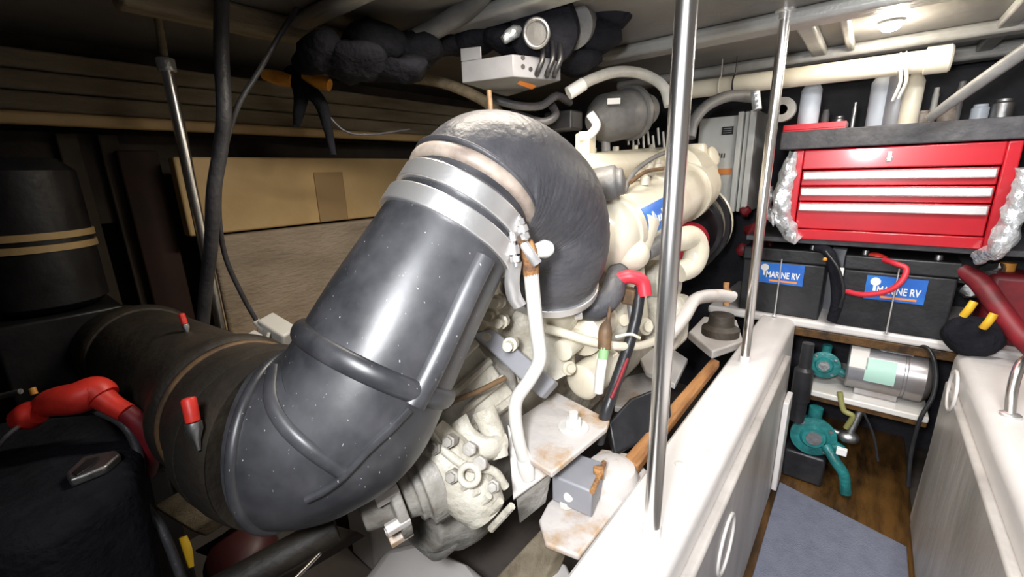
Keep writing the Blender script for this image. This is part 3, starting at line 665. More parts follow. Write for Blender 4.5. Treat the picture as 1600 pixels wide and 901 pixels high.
# output coupling, shaft
fc = P(650, 752, Z=.72); fa = V((-.35, -1, -.18)).normalized()
CP = thing('shaft_coupling', 'round output coupling with pale bolts beneath the foreground elbow', 'coupling', fc - ZZ * .08)
obj('flange', MB().lathe(fc, fa, [(-.03, .075), (0, .075), (.001, .06), (.012, .06), (.013, .05), (.03, .045), (.03, 0)], 40), M['greycast'], CP, .003)
obj('flange', MB().lathe(fc + fa * .034, fa, [(0, 0), (0, .068), (.016, .068), (.018, .04), (.06, .03), (.06, 0)], 40), M['greycast'], CP, .003)
u_ = fa.orthogonal().normalized(); v_ = fa.cross(u_)
for k in range(8):
    d_ = u_ * math.cos(k * PI / 4) + v_ * math.sin(k * PI / 4)
    obj('coupling_bolt', MB().hexa(fc + d_ * .060 + fa * .034, fa, .010, .036), M['rustwhite'], CP, .001)
obj('propeller_shaft', MB().cyl(fc + fa * .13, fc + fa * .45, .022, seg=24), M['oldhose'], CP, .002)

# aft starboard engine bracket (top plate with turned down flange)
EB = thing('engine_bracket', 'angled white steel bracket plate carrying the bent support pipe', 'bracket', P(870, 700, z=-.52))
zp = -.485
tp = [P(870, 612, z=zp), P(953, 655, z=zp), P(948, 668, z=zp), P(862, 738, z=zp), P(830, 718, z=zp), P(795, 662, z=zp)]
obj('top_plate', MB().prism(tp, (0, 0, -.012)), M['rustwhite'], EB, .003)
fl = [P(795, 655, z=zp), P(862, 738, z=zp)]
obj('side_plate', MB().prism([P(793, 662, Z=.80), P(815, 690, Z=.79), P(860, 738, Z=.785), P(802, 780, Z=.765)], V((-.004, .004, -.008))), M['rustwhite'], EB, .002)
obj('web', MB().prism([P(806, 775, Z=.78), P(862, 740, Z=.80), P(853, 785, Z=.83), P(812, 818, Z=.81)], V((-.01, .012, 0))), M['greycast'], EB, .002)
wc = P(896, 668, z=zp)
wb = obj('washer', MB().lathe(wc, ZZ, [(0, .030), (.004, .030), (.004, 0)], 28), M['whitepaint'], EB, .001)
obj('nut', MB().hexa(wc + ZZ * .004, ZZ, .017, .016), M['whitepaint'], EB, .002)
obj('bolt_end', MB().cyl(wc + ZZ * .02, wc + ZZ * .034, .009, seg=14), M['whitepaint'], EB)

# rubber isolator foot on the ledge
IM = thing('engine_mount', 'white engine mount foot with rust marks between bracket and chrome pole', 'mount', P(900, 800, z=-.66))
bz = -.60
obj('base_plate', MB().prism([P(842, 812, z=bz), P(856, 785, z=bz), P(940, 700, z=bz), P(985, 708, z=bz), P(1012, 735, z=bz), P(905, 868, z=bz), P(852, 848, z=bz)], (0, 0, -.012)), M['rustwhite'], IM, .004)
obj('dome', MB().lathe(P(955, 752, z=-.60), ZZ, [(-.02, .055), (.015, .054), (.035, .045), (.043, .025), (.045, 0)], 32), M['rustwhite'], IM)
bl = [P(863, 742, z=-.56), P(938, 752, z=-.56), P(930, 712, z=-.56), P(885, 706, z=-.56)]
obj('housing', MB().prism([P(862, 742, z=-.535), P(925, 768, z=-.535), P(945, 722, z=-.535), P(895, 705, z=-.535)], (0, 0, -.055)), M['zinc'], IM, .004, label='grey blue block')
obj('rusty_lip', MB().tube([P(925, 768, z=-.533), P(936, 744, z=-.533), P(944, 722, z=-.533)], .005, seg=8), M['rust'], IM)
hb = P(893, 770, z=-.57)
obj('boss', MB().lathe(hb + V((0, -.004, 0)), V((.25, -1, .3)), [(-.01, .016), (.006, .016), (.007, .009), (.014, .009), (.015, 0)], 20), M['whitepaint'], IM, .001)
obj('bolt', MB().hexa(P(885, 790, z=-.598), ZZ, .014, .014), M['whitepaint'], IM, .002)
obj('bolt', MB().hexa(P(935, 745, z=-.545), ZZ, .011, .02), M['rust'], IM, .002)
one('bearer_plate', 'diagonal grey brown bearer edge in the shadow below the bracket', 'plate', MB().prism([P(770, 905, Z=.98), P(868, 800, Z=.98), P(880, 840, Z=.96), P(840, 930, Z=.92)], V((.01, .03, -.02))), M['plank'], .006)
one('bilge_bearer', 'pale bearer block standing in the bilge at the bottom edge beside the ledge', 'block', MB().prism([P(848, 905, z=-.85), P(858, 872, z=-.85), P(885, 880, z=-.85), P(905, 930, z=-.85)], (0, 0, -.3)), M['gelcoat'], .006)

# ================================================================== POLES on the ledge
def pole(lab, base, top, r):
    p0 = P(*base, z=ZS); d = ray(*top); k = p0.xy.length / d.xy.length; p1 = V((p0.x, p0.y, 0.36))
    t = thing('handrail_pole', lab, 'pole', p0, 'vertical chrome poles')
    obj('tube', MB().cyl(p0, p1, r, seg=28), M['polish'], t)
    obj('socket', MB().lathe(p0, ZZ, [(0, r * 1.12), (.016, r * 1.12), (.020, r)], 28), M['gelcoat'], t)
    obj('top_socket', MB().lathe(p1, -ZZ, [(0, r * 1.8), (.004, r * 1.8), (.006, r * 1.15), (.02, r * 1.15)], 28), M['steel'], t)
    return t
pole('thick chrome pole rising from the white ledge nearest the camera', (1018, 835), (1073, 0), .0128)
pole('slim chrome pole further forward on the white ledge', (1163, 565), (1228, 20), .0125)
# little domed plugs in the ledge top
for k, (px, py, lab) in enumerate(((1107, 708, 'small white screw plug right of the thick pole foot near the ledge edge'), (1062, 725, 'small white screw plug nearest the thick pole in the ledge top'), (1163, 605, 'small white screw plug just in front of the slim pole foot'))):
    one('ledge_plug', lab, 'plug', MB().lathe(P(px, py, z=ZS), ZZ, [(0, .010), (.002, .009), (.0035, .004), (.004, 0)], 16), M['whitepaint'], group='screw plugs in the left ledge')

# wood stick along the ledge and black sheet beside it
p0, p1 = P(1118, 562, z=ZS + .012), P(985, 722, z=ZS - .01)
d_ = (p1 - p0).normalized(); s_ = d_.cross(ZZ).normalized()
mb = MB().prism([p0 + s_ * .014 - d_ * .01, p0 + d_ * .0 - s_ * .012, p1 - s_ * .016, p1 + s_ * .018], (0, 0, -.022))
one('wooden_stick', 'rough orange brown wooden stick lying along the edge of the left ledge', 'stick', mb, M['wood'], .004)
mb = MB().prism([P(950, 660, Z=.95), P(985, 622, Z=.98), P(1045, 598, Z=1.0), P(1050, 650, Z=.98), P(1005, 690, Z=.95), P(960, 712, Z=.93)], V((-.02, .03, -.03)))
one('black_sheet', 'black rubber sheet tucked between the engine and the left ledge', 'sheet', mb, M['black'], .006)
one('bilge_step', 'pale plate low beside the engine behind the black cable loom', 'plate', MB().prism([P(960, 635, z=-.75), P(970, 590, z=-.75), P(1010, 580, z=-.75), P(1050, 600, z=-.75), P(1000, 640, z=-.75)], (0, 0, -.02)), M['rustwhite'], .004)
one('bilge_step', 'white flat plate low beside the engine behind the near chrome pole', 'plate', MB().prism([P(1000, 560, z=-.68), P(1030, 530, z=-.68), P(1075, 560, z=-.68), P(1055, 600, z=-.68), P(1010, 580, z=-.68)], (0, 0, -.02)), M['gelcoat'], .004)
# cable loom
t = thing('cable_loom', 'black and red battery cable loom hanging down the starboard side of engine', 'cable', P(950, 650, Z=.9))
obj('sheath', MB().tube([P(1000, 448, Z=.94), P(995, 490, Z=.93), P(982, 540, Z=.92), P(965, 590, Z=.90), P(948, 640, Z=.88), P(935, 690, Z=.9)], .012, seg=14), M['black'], t)
obj('sheath', MB().tube([P(985, 470, Z=.95), P(988, 520, Z=.94), P(970, 570, Z=.92), P(955, 630, Z=.9)], .008, seg=12), M['hoseg'], t)
obj('red_lead', MB().tube([P(966, 436, Z=.94), P(985, 432, Z=.93), P(1003, 440, Z=.93), P(1008, 462, Z=.93)], .015, seg=14), M['redcable'], t, label='red lead')
obj('red_lead', MB().tube([P(980, 560, Z=.905), P(968, 592, Z=.885), P(955, 622, Z=.87)], .004, seg=10), M['darkred'], t)
obj('clamp_block', MB().box(P(985, 462, Z=.95), (.03, .03, .035)), M['brown'], t, .004)
obj('cable_tie', MB().tube([P(962, 526, Z=.9), P(985, 522, Z=.89), P(1000, 528, Z=.9)], .003, seg=8), M['pvc'], t)
t = thing('wiring_connector', 'brown wiring connector with green wires hanging beside the black loom', 'connector', P(945, 600, Z=.86))
obj('boot', MB().tube([(P(953, 480, Z=.88), .004), (P(950, 500, Z=.87), .005), (P(946, 515, Z=.86), .013), (P(944, 545, Z=.86), .013)], seg=12), M['brown'], t)
obj('green_wire', MB().tube([P(944, 542, Z=.857), P(942, 560, Z=.857)], .010, seg=10), M['green'], t, label='green wires')
obj('sleeve', MB().tube([P(942, 558, Z=.86), P(938, 585, Z=.86), P(935, 612, Z=.87)], .010, seg=12), M['whitepaint'], t)

# ================================================================== UNDER THE DECK
# junction box
JZ = 1.0
t = thing('junction_box', 'pale grey metal junction box with punched holes hanging above the black hose', 'box', P(795, 148, Z=JZ))
zb_ = P(722, 130, Z=1.0).z
cA, cB, cC, cD = P(722, 130, z=zb_), P(802, 120, z=zb_), P(876, 126, z=zb_), P(792, 151, z=zb_)
case = obj('case', MB().prism([cA, cB, cC, cD], (0, 0, .045)), M['boxgrey'], t, .002)
fB = (cC - cB)
nf = fB.cross(ZZ).normalized()
if nf.dot(cB) > 0: nf = -nf
for px, py in ((817, 90), (817, 104), (829, 108)):
    rr_ = ray(px, py); k_ = cB.dot(nf) / rr_.dot(nf); c = rr_ * k_
    obj('hole_grommet', MB().lathe(c - nf * .001, nf, [(0, .0050), (.002, .0050), (.002, 0)], 16), M['black'], case)
obj('flange_tab', MB().prism([cA + V((0, 0, .045)), cA.lerp(cB, .4) + V((0, 0, .045)), cA.lerp(cB, .4) + V((0, 0, .07)), cA + V((0, 0, .072))], V((-0.001, .004, 0))), M['boxgrey'], t, .001)
obj('red_mark', MB().prism([P(812, 126, z=zb_ - .0008), P(838, 134, z=zb_ - .0008), P(832, 140, z=zb_ - .0008), P(808, 131, z=zb_ - .0008)], (0, 0, .0006)), M['orange'], t)
for px in (840, 856, 868):
    obj('cable', MB().tube([P(px + 6, 60, Z=.97), P(px + 8, 90, Z=.955), P(px, 112, Z=.965), P(px - 2, 118, Z=.985)], .006, seg=10), M['black'], t)
obj('outlet_lead', MB().tube([P(764, 142, Z=.98), P(766, 165, Z=.98), P(768, 190, Z=.98)], .006, seg=10), M['brown'], t)
# dark blower above it
bc = P(855, 48, Z=1.0)
t = thing('blower', 'dark round blower with pale ringed inlet bolted under the deck', 'blower', bc - ZZ * .07)
ax = (P(838, 55, Z=.93) - bc).normalized()
obj('scroll', MB().lathe(bc - ax * .02, ax, [(0, 0), (.002, .06), (.012, .075), (.06, .075), (.07, .055), (.072, 0)], 36).lump(.004, 20), M['blackmat'], t)
ic = P(838, 52, Z=.92)
obj('inlet_ring', MB().torus(ic, ax, .026, .0045, 28, 10), M['alu'], t, label='pale inlet ring')
obj('hub', MB().lathe(ic, ax, [(-.02, .022), (0, .022), (.003, .0)], 20), M['hoseg'], t)
obj('motor', MB().lathe(P(895, 40, Z=1.02), -ax, [(-.02, .05), (.05, .05), (.06, .035), (.061, 0)], 28), M['hoseg'], t)
mb = MB()
for px, py, Z, r in ((700, 70, 1.1, .04), (745, 62, 1.08, .045), (790, 60, 1.05, .045), (920, 60, 1.1, .06), (900, 95, 1.12, .05), (940, 25, 1.08, .06)):
    mb.ball(P(px, py, Z=Z), r, (1.4, 1.2, .7), 18)
one('wiring_bundle', 'dark tangle of taped wiring above the pale junction box', 'wiring', mb.lump(.012, 22), M['blackmat'])
one('foil_wrap', 'small crumpled silver foil wrap on top of the junction box', 'foil', MB().tube([(P(785, 62, Z=.97), .010), (P(800, 52, Z=.97), .014), (P(812, 42, Z=.98), .008)], seg=14).lump(.004, 60), M['foil'])
for lab, pts in (('black pipe looping behind the junction box to the engine', [P(770, 155, Z=1.1), P(810, 165, Z=1.1), P(845, 165, Z=1.1), P(870, 150, Z=1.12), P(890, 160, Z=1.2)]),
                 ('dark hose drooping just left of the silver air filter', [P(800, 175, Z=1.15), P(845, 190, Z=1.12), P(868, 180, Z=1.12), P(860, 160, Z=1.15)])):
    one('black_hose', lab, 'hose', MB().tube(pts, .010, seg=12), M['hose'])
one('relay_box', 'black relay box under the deck right behind the black hose bend', 'box', MB().box(P(880, 190, Z=1.2), (.09, .06, .05)), M['black'], .006)
one('filter_canister', 'cream upright canister just right of the black hose bend', 'canister', MB().bb(*[v for v in (P(868, 215, Z=1.05).x, P(902, 215, Z=1.05).x)], 1.02, 1.06, -.05, P(880, 198, Z=1.2).z - .026), M['cream'], .005)

# pale hose arching over the air filter
t = thing('breather_hose', 'pale hose arching over the grey air filter to the chrome pole', 'hose', P(890, 145, Z=1.15))
obj('hose_body', MB().tube([P(893, 142, Z=1.12), P(925, 124, Z=1.12), P(965, 112, Z=1.15), P(1005, 116, Z=1.2), P(1036, 135, Z=1.22), P(1046, 165, Z=1.22)], .014, seg=16), M['hosew'], t)
obj('end_sleeve', MB().cyl(P(888, 146, Z=1.12), P(912, 131, Z=1.12), .0165, seg=16), M['ink'], t, label='white end sleeve')
# air filter / turbo assembly
a0, a1 = P(925, 190, Z=1.25), P(1040, 165, Z=1.42)
t = thing('air_filter', 'grey canister air filter lying above the engine behind the thick pole', 'filter', (a0 + a1) / 2 - ZZ * .1)
obj('canister', MB().lathe(a0, a1 - a0, [(0, 0), (.002, .03), (.03, .055), (.05, .068), (.16, .072), (.162, .08), (.175, .08), (.178, .060), (.22, .055), (.25, .045), (.252, 0)], 36), M['hoseg'], t)
obj('strap', MB().lathe(a0.lerp(a1, .5), a1 - a0, [(0, .07), (0, .077), (.012, .077), (.012, .07)], 36), M['black'], t)
obj('stand', MB().cyl(P(945, 195, Z=1.3), P(947, 238, Z=1.3), .013, seg=12), M['hoseg'], t)
obj('label', MB().box(P(959, 158, Z=1.2), (.035, .004, .015), Matrix.Rotation(.6, 3, 'Z')), M['ink'], t, label='small pale label')
one('elbow_hose', 'short pale elbow hose curling down beside the grey air filter', 'hose', MB().tube([P(922, 178, Z=1.1), P(932, 195, Z=1.1), P(922, 210, Z=1.1), P(905, 213, Z=1.1)], .011, seg=14), M['ink'])
mb = MB()
for k in range(9):
    mb.tube([P(980 + k * 8, 200 + (k % 3) * 6, Z=1.5), P(982 + k * 8, 226 + (k % 2) * 5, Z=1.5)], .004, seg=6)
one('sender_leads', 'row of short pale sender leads standing along the engine top', 'wiring', mb, M['hosew'])
one('dark_locker', 'near black locker face behind the air filter and thick pole', 'locker', MB().bb(-1.2, -.50, 2.16, 2.34, -.35, .18), M['wall'], .006)

# grey equipment panel with folded channel
pz0 = P(1095, 183, y=1.95); 
t = thing('control_cabinet', 'pale grey equipment cabinet with orange sticker between the two chrome poles', 'cabinet', P(1140, 320, y=1.95))
xa, xb, xc = P(1092, 200, y=1.95).x, P(1152, 200, y=1.95).x, P(1182, 200, y=1.95).x
zt, zb = P(1130, 182, y=1.95).z, P(1130, 330, y=1.95).z
obj('cabinet_face', MB().bb(xa, xb, 1.95, 2.15, zb, zt), M['panel'], t, .004)
obj('folded_channel', MB().bb(xb + .003, xb + .022, 1.93, 2.15, zb, zt + .01).bb(xb + .026, xb + .040, 1.945, 2.15, zb, zt + .01).bb(xb + .044, xc, 1.93, 2.15, zb, zt + .012), M['panel'], t, .003)
c = P(1137, 204, y=1.948); pl = obj('warning_plate', MB().box(c, (.042, .004, .030)), M['black'], t, .001, label='small black rating plate')
for k in range(3): obj('plate_line', MB().box(c + V((0, -.0025, .008 - k * .008)), (.03, .001, .003)), M['zinc'], pl)
obj('orange_sticker', MB().box(P(1131, 268, y=1.948), (.058, .004, .024)), M['orange'], t, .001, label='orange sticker')
for k in range(4): obj('vent_slot', MB().box(P(1120 + k * 4, 243, y=1.948), (.003, .004, .018)), M['black'], t)
one('loop_hose', 'grey hose bending over the top of the equipment cabinet', 'hose', MB().tube([P(1078, 215, Z=1.45), P(1084, 190, Z=1.45), P(1105, 165, Z=1.45), P(1140, 150, Z=1.45), P(1180, 152, Z=1.45)], .018, seg=16), M['hoseg'])
one('hose_ferrule', 'chrome ferrule at the end of the grey hose above the cabinet', 'fitting', MB().cyl(P(1180, 143, Z=1.4), P(1183, 172, Z=1.4), .014, seg=16), M['foil'], .003)
# lateral pvc pipe
p0, p1 = P(1060, 143, y=1.75), P(1484, 91, y=1.75)
t = thing('drain_pipe', 'long cream plastic pipe slung across under the deck with a capped end', 'pipe', (p0 + p1) / 2)
obj('pipe_body', MB().cyl(p0, p1, .029, seg=32), M['pvc'], t)
obj('end_cap', MB().lathe(p1 - (p1 - p0).normalized() * .05, p1 - p0, [(0, .030), (.001, .035), (.05, .035), (.055, .03), (.056, 0)], 32), M['pvc'], t)
for px, ln in ((1145, 0.0), (1172, 0), (1423, .05), (1430, .045)):
    q = p0.lerp(p1, (px - 1060) / 424)
    mb = MB().torus(q, X, .030, .0025, 24, 8)
    if ln: mb.tube([q + V((0, -.03, 0)), q + V((.01, -.04, -.05)), q + V((.0, -.035, -.05 - ln))], .004, seg=6)
    else: mb.tube([q + V((0, 0, .028)), q + V((0, 0, .09))], .002, seg=6)
    obj('cable_tie', mb, M['hosew'] if px != 1172 else M['black'], t)
# ceiling lamp
lc = P(1392, 38, z=.352)
t = thing('ceiling_lamp', 'small lit square lamp glowing under the deck', 'lamp', lc)
obj('bezel', MB().lathe(lc + ZZ * .008, -ZZ, [(0, .028), (.006, .028), (.008, .022)], 32), M['beam'], t)
obj('lens', MB().lathe(lc + ZZ * .003, -ZZ, [(0, .0215), (.012, .0215), (.018, .014), (.019, 0)], 32), M['lamp'], t, label='glowing lens')
li = bpy.data.lights.new('ceiling_lamp_bulb', 'POINT'); li.energy = 2.5; li.color = (1, .9, .75); li.shadow_soft_size = .03
lo = bpy.data.objects.new('ceiling_lamp_bulb', li); COL.objects.link(lo); lo.location = lc - ZZ * .04
# diagonal strut at right
one('diagonal_strut', 'grey diagonal strut rising to the right above the toolbox', 'strut', MB().tube([(P(1452, 185, y=1.7), .012), (P(1500, 150, y=1.66), .014), (P(1600, 80, y=1.6), .016), (P(1660, 40, y=1.55), .016)], seg=16), M['hoseg'])

# ================================================================== FORWARD SHELF, TOOLBOX
yS = 1.80
shx0, shx1 = -.46, 1.05
struct('trim_20', MB().bb(shx0, shx1, 1.84, 2.35, ZS - .028, ZS + .004), M['gelcoat'], .010)
struct('trim_21', MB().bb(-.15, .30, 1.845, 1.875, ZS - .06, ZS - .029), M['varnish'], .003)
# toolbox
ty = 1.80
TL, TR = P(1240, 233, y=ty), P(1594, 228, y=ty); BL, BR = P(1232, 371, y=ty), P(1558, 390, y=ty)
x0, x1 = -.222, .300; z0, z1 = -.250, .046
t = thing('toolbox', 'red enamel toolbox with three bright drawer pulls above the batteries', 'toolbox', ((x0 + x1) / 2, ty + .12, z0))
wt = .030
mb = MB(); mb.bb(x0, x0 + wt, ty, ty + .24, z0, z1).bb(x1 - wt, x1, ty, ty + .24, z0, z1).bb(x0 + wt, x1 - wt, ty, ty + .24, z1 - .062, z1).bb(x0 + wt, x1 - wt, ty, ty + .24, z0, z0 + .035).bb(x0 + wt, x1 - wt, ty + .22, ty + .24, z0 + .035, z1 - .062)
obj('cabinet', mb, M['red'], t, .004)
zs = [(z1 - .066, z1 - .115), (z1 - .118, z1 - .166), (z1 - .169, z0 + .037)]
for k, (a_, b_) in enumerate(zs):
    dr = obj('drawer', MB().bb(x0 + wt + .002, x1 - wt - .002, ty + .006, ty + .21, b_, a_), M['red'], t, .003)
    obj('drawer_pull', MB().bb(x0 + wt + .006, x1 - wt - .006, ty - .008, ty + .008, a_ - .030, a_ - .004), M['steel'], dr, .004, label='bright steel drawer pull')
lk = V(((x0 + x1) / 2 - .01, ty - .001, z1 - .035))
obj('lock', MB().lathe(lk, -Y, [(0, .009), (.004, .009), (.005, .006), (.012, .006), (.012, 0)], 20).box(lk + V((0, -.006, .006)), (.010, .010, .028)), M['steel'], t, .001)
obj('support_shelf', MB().bb(x0 + .01, x1 + .04, ty + .03, ty + .30, z0 - .022, z0), M['lid'], t, .003) if False else None
one('toolbox_shelf', 'dark grey narrow shelf under the red toolbox', 'shelf', MB().bb(x0 - .12, .62, ty + .02, 2.35, z0 - .018, z0 - .0), M['lid'], .003)
one('liner_shelf', 'dark grey shelf with fabric front edge above the red toolbox', 'shelf', MB().bb(-.265, .62, ty - .01, 2.35, z1 + .004, z1 + .062), M['lid'], .004)
zsh = z1 + .062
# things on the shelf
tr = thing('red_tray', 'low red tray at the left end on the grey shelf above the toolbox', 'tray', (-.17, ty + .06, zsh))
mb = MB().bb(-.262, -.09, ty + .0, ty + .12, zsh, zsh + .005).bb(-.262, -.09, ty, ty + .006, zsh + .005, zsh + .022).bb(-.262, -.09, ty + .114, ty + .12, zsh + .005, zsh + .022).bb(-.262, -.256, ty + .006, ty + .114, zsh + .005, zsh + .022).bb(-.096, -.09, ty + .006, ty + .114, zsh + .005, zsh + .022)
obj('tray_body', mb, M['red'], tr, .001)
c = P(1262, 190, y=ty + .06); c.z = zsh + .006
t = thing('bottle', 'milky white bottle standing in the low red tray', 'bottle', c)
obj('body', MB().lathe(c, ZZ, [(0, 0), (0, .026), (.006, .030), (.125, .030), (.140, .022), (.148, .014), (.160, .014), (.161, 0)], 28), M['bottle'], t)
obj('cap', MB().lathe(c + ZZ * .1615, ZZ, [(0, 0), (0, .017), (.02, .017), (.021, 0)], 20), M['ink'], t)
for k, (px, w_, h_, lab) in enumerate(((1318, 0, .19, 'tall pale grey bottle just right of the red tray'), (1347, 0, .20, 'tall grey bottle in the middle over the toolbox lock'), (1377, 0, .17, 'pale cream bottle right of the tall grey bottles'))):
    if px == 1318: px = 1372
    elif px == 1347: px = 1396
    else: px = 1420
    c = P(px, 180, y=ty + .10 - k * .02); c.z = zsh
    lab = ('tall pale bottle at the left of the close trio above the toolbox lock', 'tall grey bottle in the middle of the close trio above the toolbox lock', 'shorter cream bottle at the right of the close trio above the toolbox')[k]
    t = thing('bottle', lab, 'bottle', c, 'bottles above the toolbox')
    r_ = (.030, .026, .024)[k]
    obj('body', MB().lathe(c, ZZ, [(0, 0), (0, r_ * .9), (.005, r_), (h_ * .72, r_), (h_ * .82, r_ * .6), (h_ * .88, r_ * .42), (h_ * .93, r_ * .42), (h_ * .93, 0)], 24), M[('bottle', 'zinc', 'pvc')[k]], t)
    obj('cap', MB().lathe(c + ZZ * h_ * .935, ZZ, [(0, 0), (0, r_ * .5), (.014, r_ * .5), (.015, 0)], 18), M['ink'], t)
# tape roll
c = P(1222, 171, y=ty + .03)
one('tape_roll', 'grey roll with black core standing behind the slim chrome pole', 'roll', MB().lathe(c, Y, [(0, .017), (0, .040), (.03, .040), (.03, .017), (0, .017)], 36), M['hosew'], .001)
# small pots and cans behind
smalls = [(1312, 178, .017, .05, 'alu', 'small dull tin between the red tray and the tall bottles'), (1335, 175, .006, .09, 'steel', 'thin steel rod standing left of the tall bottles'), (1440, 182, .019, .045, 'cuff', 'short pale jar right of the bottle trio'),
          (1462, 150, .008, .11, 'hosew', 'slim pale rod standing right of the short jar'), (1480, 178, .022, .05, 'cuff', 'dusty pink jar at the foot of the grey strut'), (1500, 150, .010, .12, 'hoseg', 'slim grey tube behind the diagonal strut'),
          (1530, 178, .020, .05, 'bottle', 'small glass jar below the diagonal strut'), (1565, 175, .024, .06, 'alu', 'dull metal can at the right end of the grey shelf'), (1292, 165, .012, .075, 'hoseg', 'slim grey spray can just right of the white bottle')]
for px, py, r_, h_, m_, lab in smalls:
    c = P(px, py, y=ty + .16); c.z = zsh
    one('jar' if 'jar' in lab else 'can' if 'can' in lab or 'tin' in lab else 'rod', lab, 'jar' if 'jar' in lab else 'can' if ('can' in lab or 'tin' in lab) else 'rod',
        MB().lathe(c, ZZ, [(0, 0), (0, r_), (h_ * .8, r_), (h_ * .86, r_ * .8), (h_, r_ * .8), (h_, 0)], 20), M[m_], .001)
# crumpled foil hangings either side of the toolbox
def foilbag(lab, pts, seed):
    mb = MB().tube(pts, seg=20, n=8).lump(.012, 40, seed)
    one('foil_bundle', lab, 'foil', mb, M['foil'], smooth=25)
foilbag('crumpled silver foil bundle hanging left of the red toolbox', [(P(1238, 238, y=1.77), .012), (P(1232, 270, y=1.77), .022), (P(1222, 310, y=1.77), .026), (P(1224, 345, y=1.77), .024), (P(1245, 375, y=1.78), .02)], 1)
foilbag('crumpled silver foil bundle hanging right of the red toolbox', [(P(1602, 265, y=1.74), .012), (P(1592, 310, y=1.74), .022), (P(1578, 350, y=1.74), .024), (P(1562, 385, y=1.74), .022), (P(1525, 405, y=1.80), .016)], 5)
foilbag('small crumpled foil scrap beside the slim chrome pole low left of the toolbox', [(P(1205, 290, y=1.82), .008), (P(1200, 320, y=1.82), .016), (P(1212, 350, y=1.82), .014)], 9)
mb = MB()
for px, py, r_ in ((1165, 330, .02), (1175, 360, .025), (1160, 390, .022), (1180, 400, .02), (1200, 385, .02)): mb.ball(P(px, py, y=1.93), r_, (1, 1, 1.2), 14)
one('cable_bundle', 'dark tangled cables with red flecks behind the slim chrome pole', 'cable', mb.lump(.012, 45), M['darkred'])

# ---- batteries
def text_mesh(s, size, m, parent, mtx, name='lettering', label=None, depth=.0006, stretch=1.0):
    cu = bpy.data.curves.new(name, 'FONT'); cu.body = s; cu.size = size; cu.align_x = 'CENTER'; cu.align_y = 'CENTER'; cu.extrude = depth; cu.offset = size * .02
    to = bpy.data.objects.new(name, cu); COL.objects.link(to)
    bpy.context.view_layer.update()
    me = bpy.data.meshes.new_from_object(to.evaluated_get(bpy.context.evaluated_depsgraph_get()))
    bpy.data.objects.remove(to); bpy.data.curves.remove(cu)
    me.transform(Matrix.Diagonal((stretch, 1, 1, 1))); me.transform(mtx); me.materials.clear(); me.materials.append(m); me.name = name
    o = bpy.data.objects.new(name, me); COL.objects.link(o); o.parent = parent
    if label: o['label'] = label
    return o
zb0 = ZS + .004
def battery(x0, x1, yf, zt, lab, lx, lz, lw, lh_, root=None):
    cx = (x0 + x1) / 2; loc = V((cx, yf + .085, zb0))
    t = thing('marine_battery', lab, 'battery', loc, 'marine batteries on the forward shelf')
    h = zt - zb0
    obj('case', MB().bb(x0, x1, yf, yf + .17, zb0, zb0 + h * .80), M['black'], t, .006)
    obj('lid', MB().bb(x0 - .003, x1 + .003, yf - .003, yf + .173, zb0 + h * .805, zt), M['black'], t, .006)
    for xx in (x0 + .05, x1 - .05):
        obj('terminal', MB().lathe((xx, yf + .04, zt), ZZ, [(0, .011), (.014, .009), (.014, 0)], 16), M['alu'], t)
    lb = obj('label_panel', MB().box((lx, yf - .0045, lz), (lw, .0015, lh_)), M['blue'], t, 0, label='blue printed label')
    off = parent_world(lb)
    rotm = Matrix.Rotation(PI / 2, 4, 'X')
    text_mesh('MARINE RV', lh_ * .42, M['ink'], lb, Matrix.Translation(V((lx + lw * .06, yf - .0056, lz - lh_ * .08)) - off) @ rotm, 'lettering', 'white lettering', stretch=lw / (lh_ * 2.95))
    obj('print_line', MB().box((lx + lw * .08, yf - .0058, lz - lh_ * .36), (lw * .6, .001, lh_ * .09)), M['orange'], lb, label='orange print line')
    obj('emblem', MB().lathe((lx - lw * .34, yf - .0053, lz + lh_ * .26), -Y, [(0, lh_ * .17), (.001, lh_ * .17), (.001, 0)], 20).box((lx - lw * .34, yf - .0058, lz + .02 * lh_), (lh_ * .10, .001, lh_ * .3)), M['ink'], lb)
    return t
battery(-.350, -.085, 1.86, -.298, 'black battery with blue label at the left end of the forward shelf', -.222, -.392, .150, .078)
battery(-.035, .245, 1.845, -.300, 'black battery with blue label crossed by a red cable', .105, -.402, .150, .080)
# hold down rods
for px, py0, py1, lab in ((1213, 447, 470, 'thin steel hold down rod on the left battery'), (1391, 470, 503, 'thin steel hold down rod on the battery with red cable')):
    q0 = P(px + (4 if px > 1300 else 3), py0, y=1.83); 
    one('hold_down_rod', lab, 'rod', MB().cyl(V((q0.x, q0.y, ZS + .004)), V((q0.x, q0.y, -.33)), .0025, seg=10).hexa(V((q0.x, q0.y, ZS + .004)), ZZ, .008, .006), M['steel'], group='battery hold down rods')
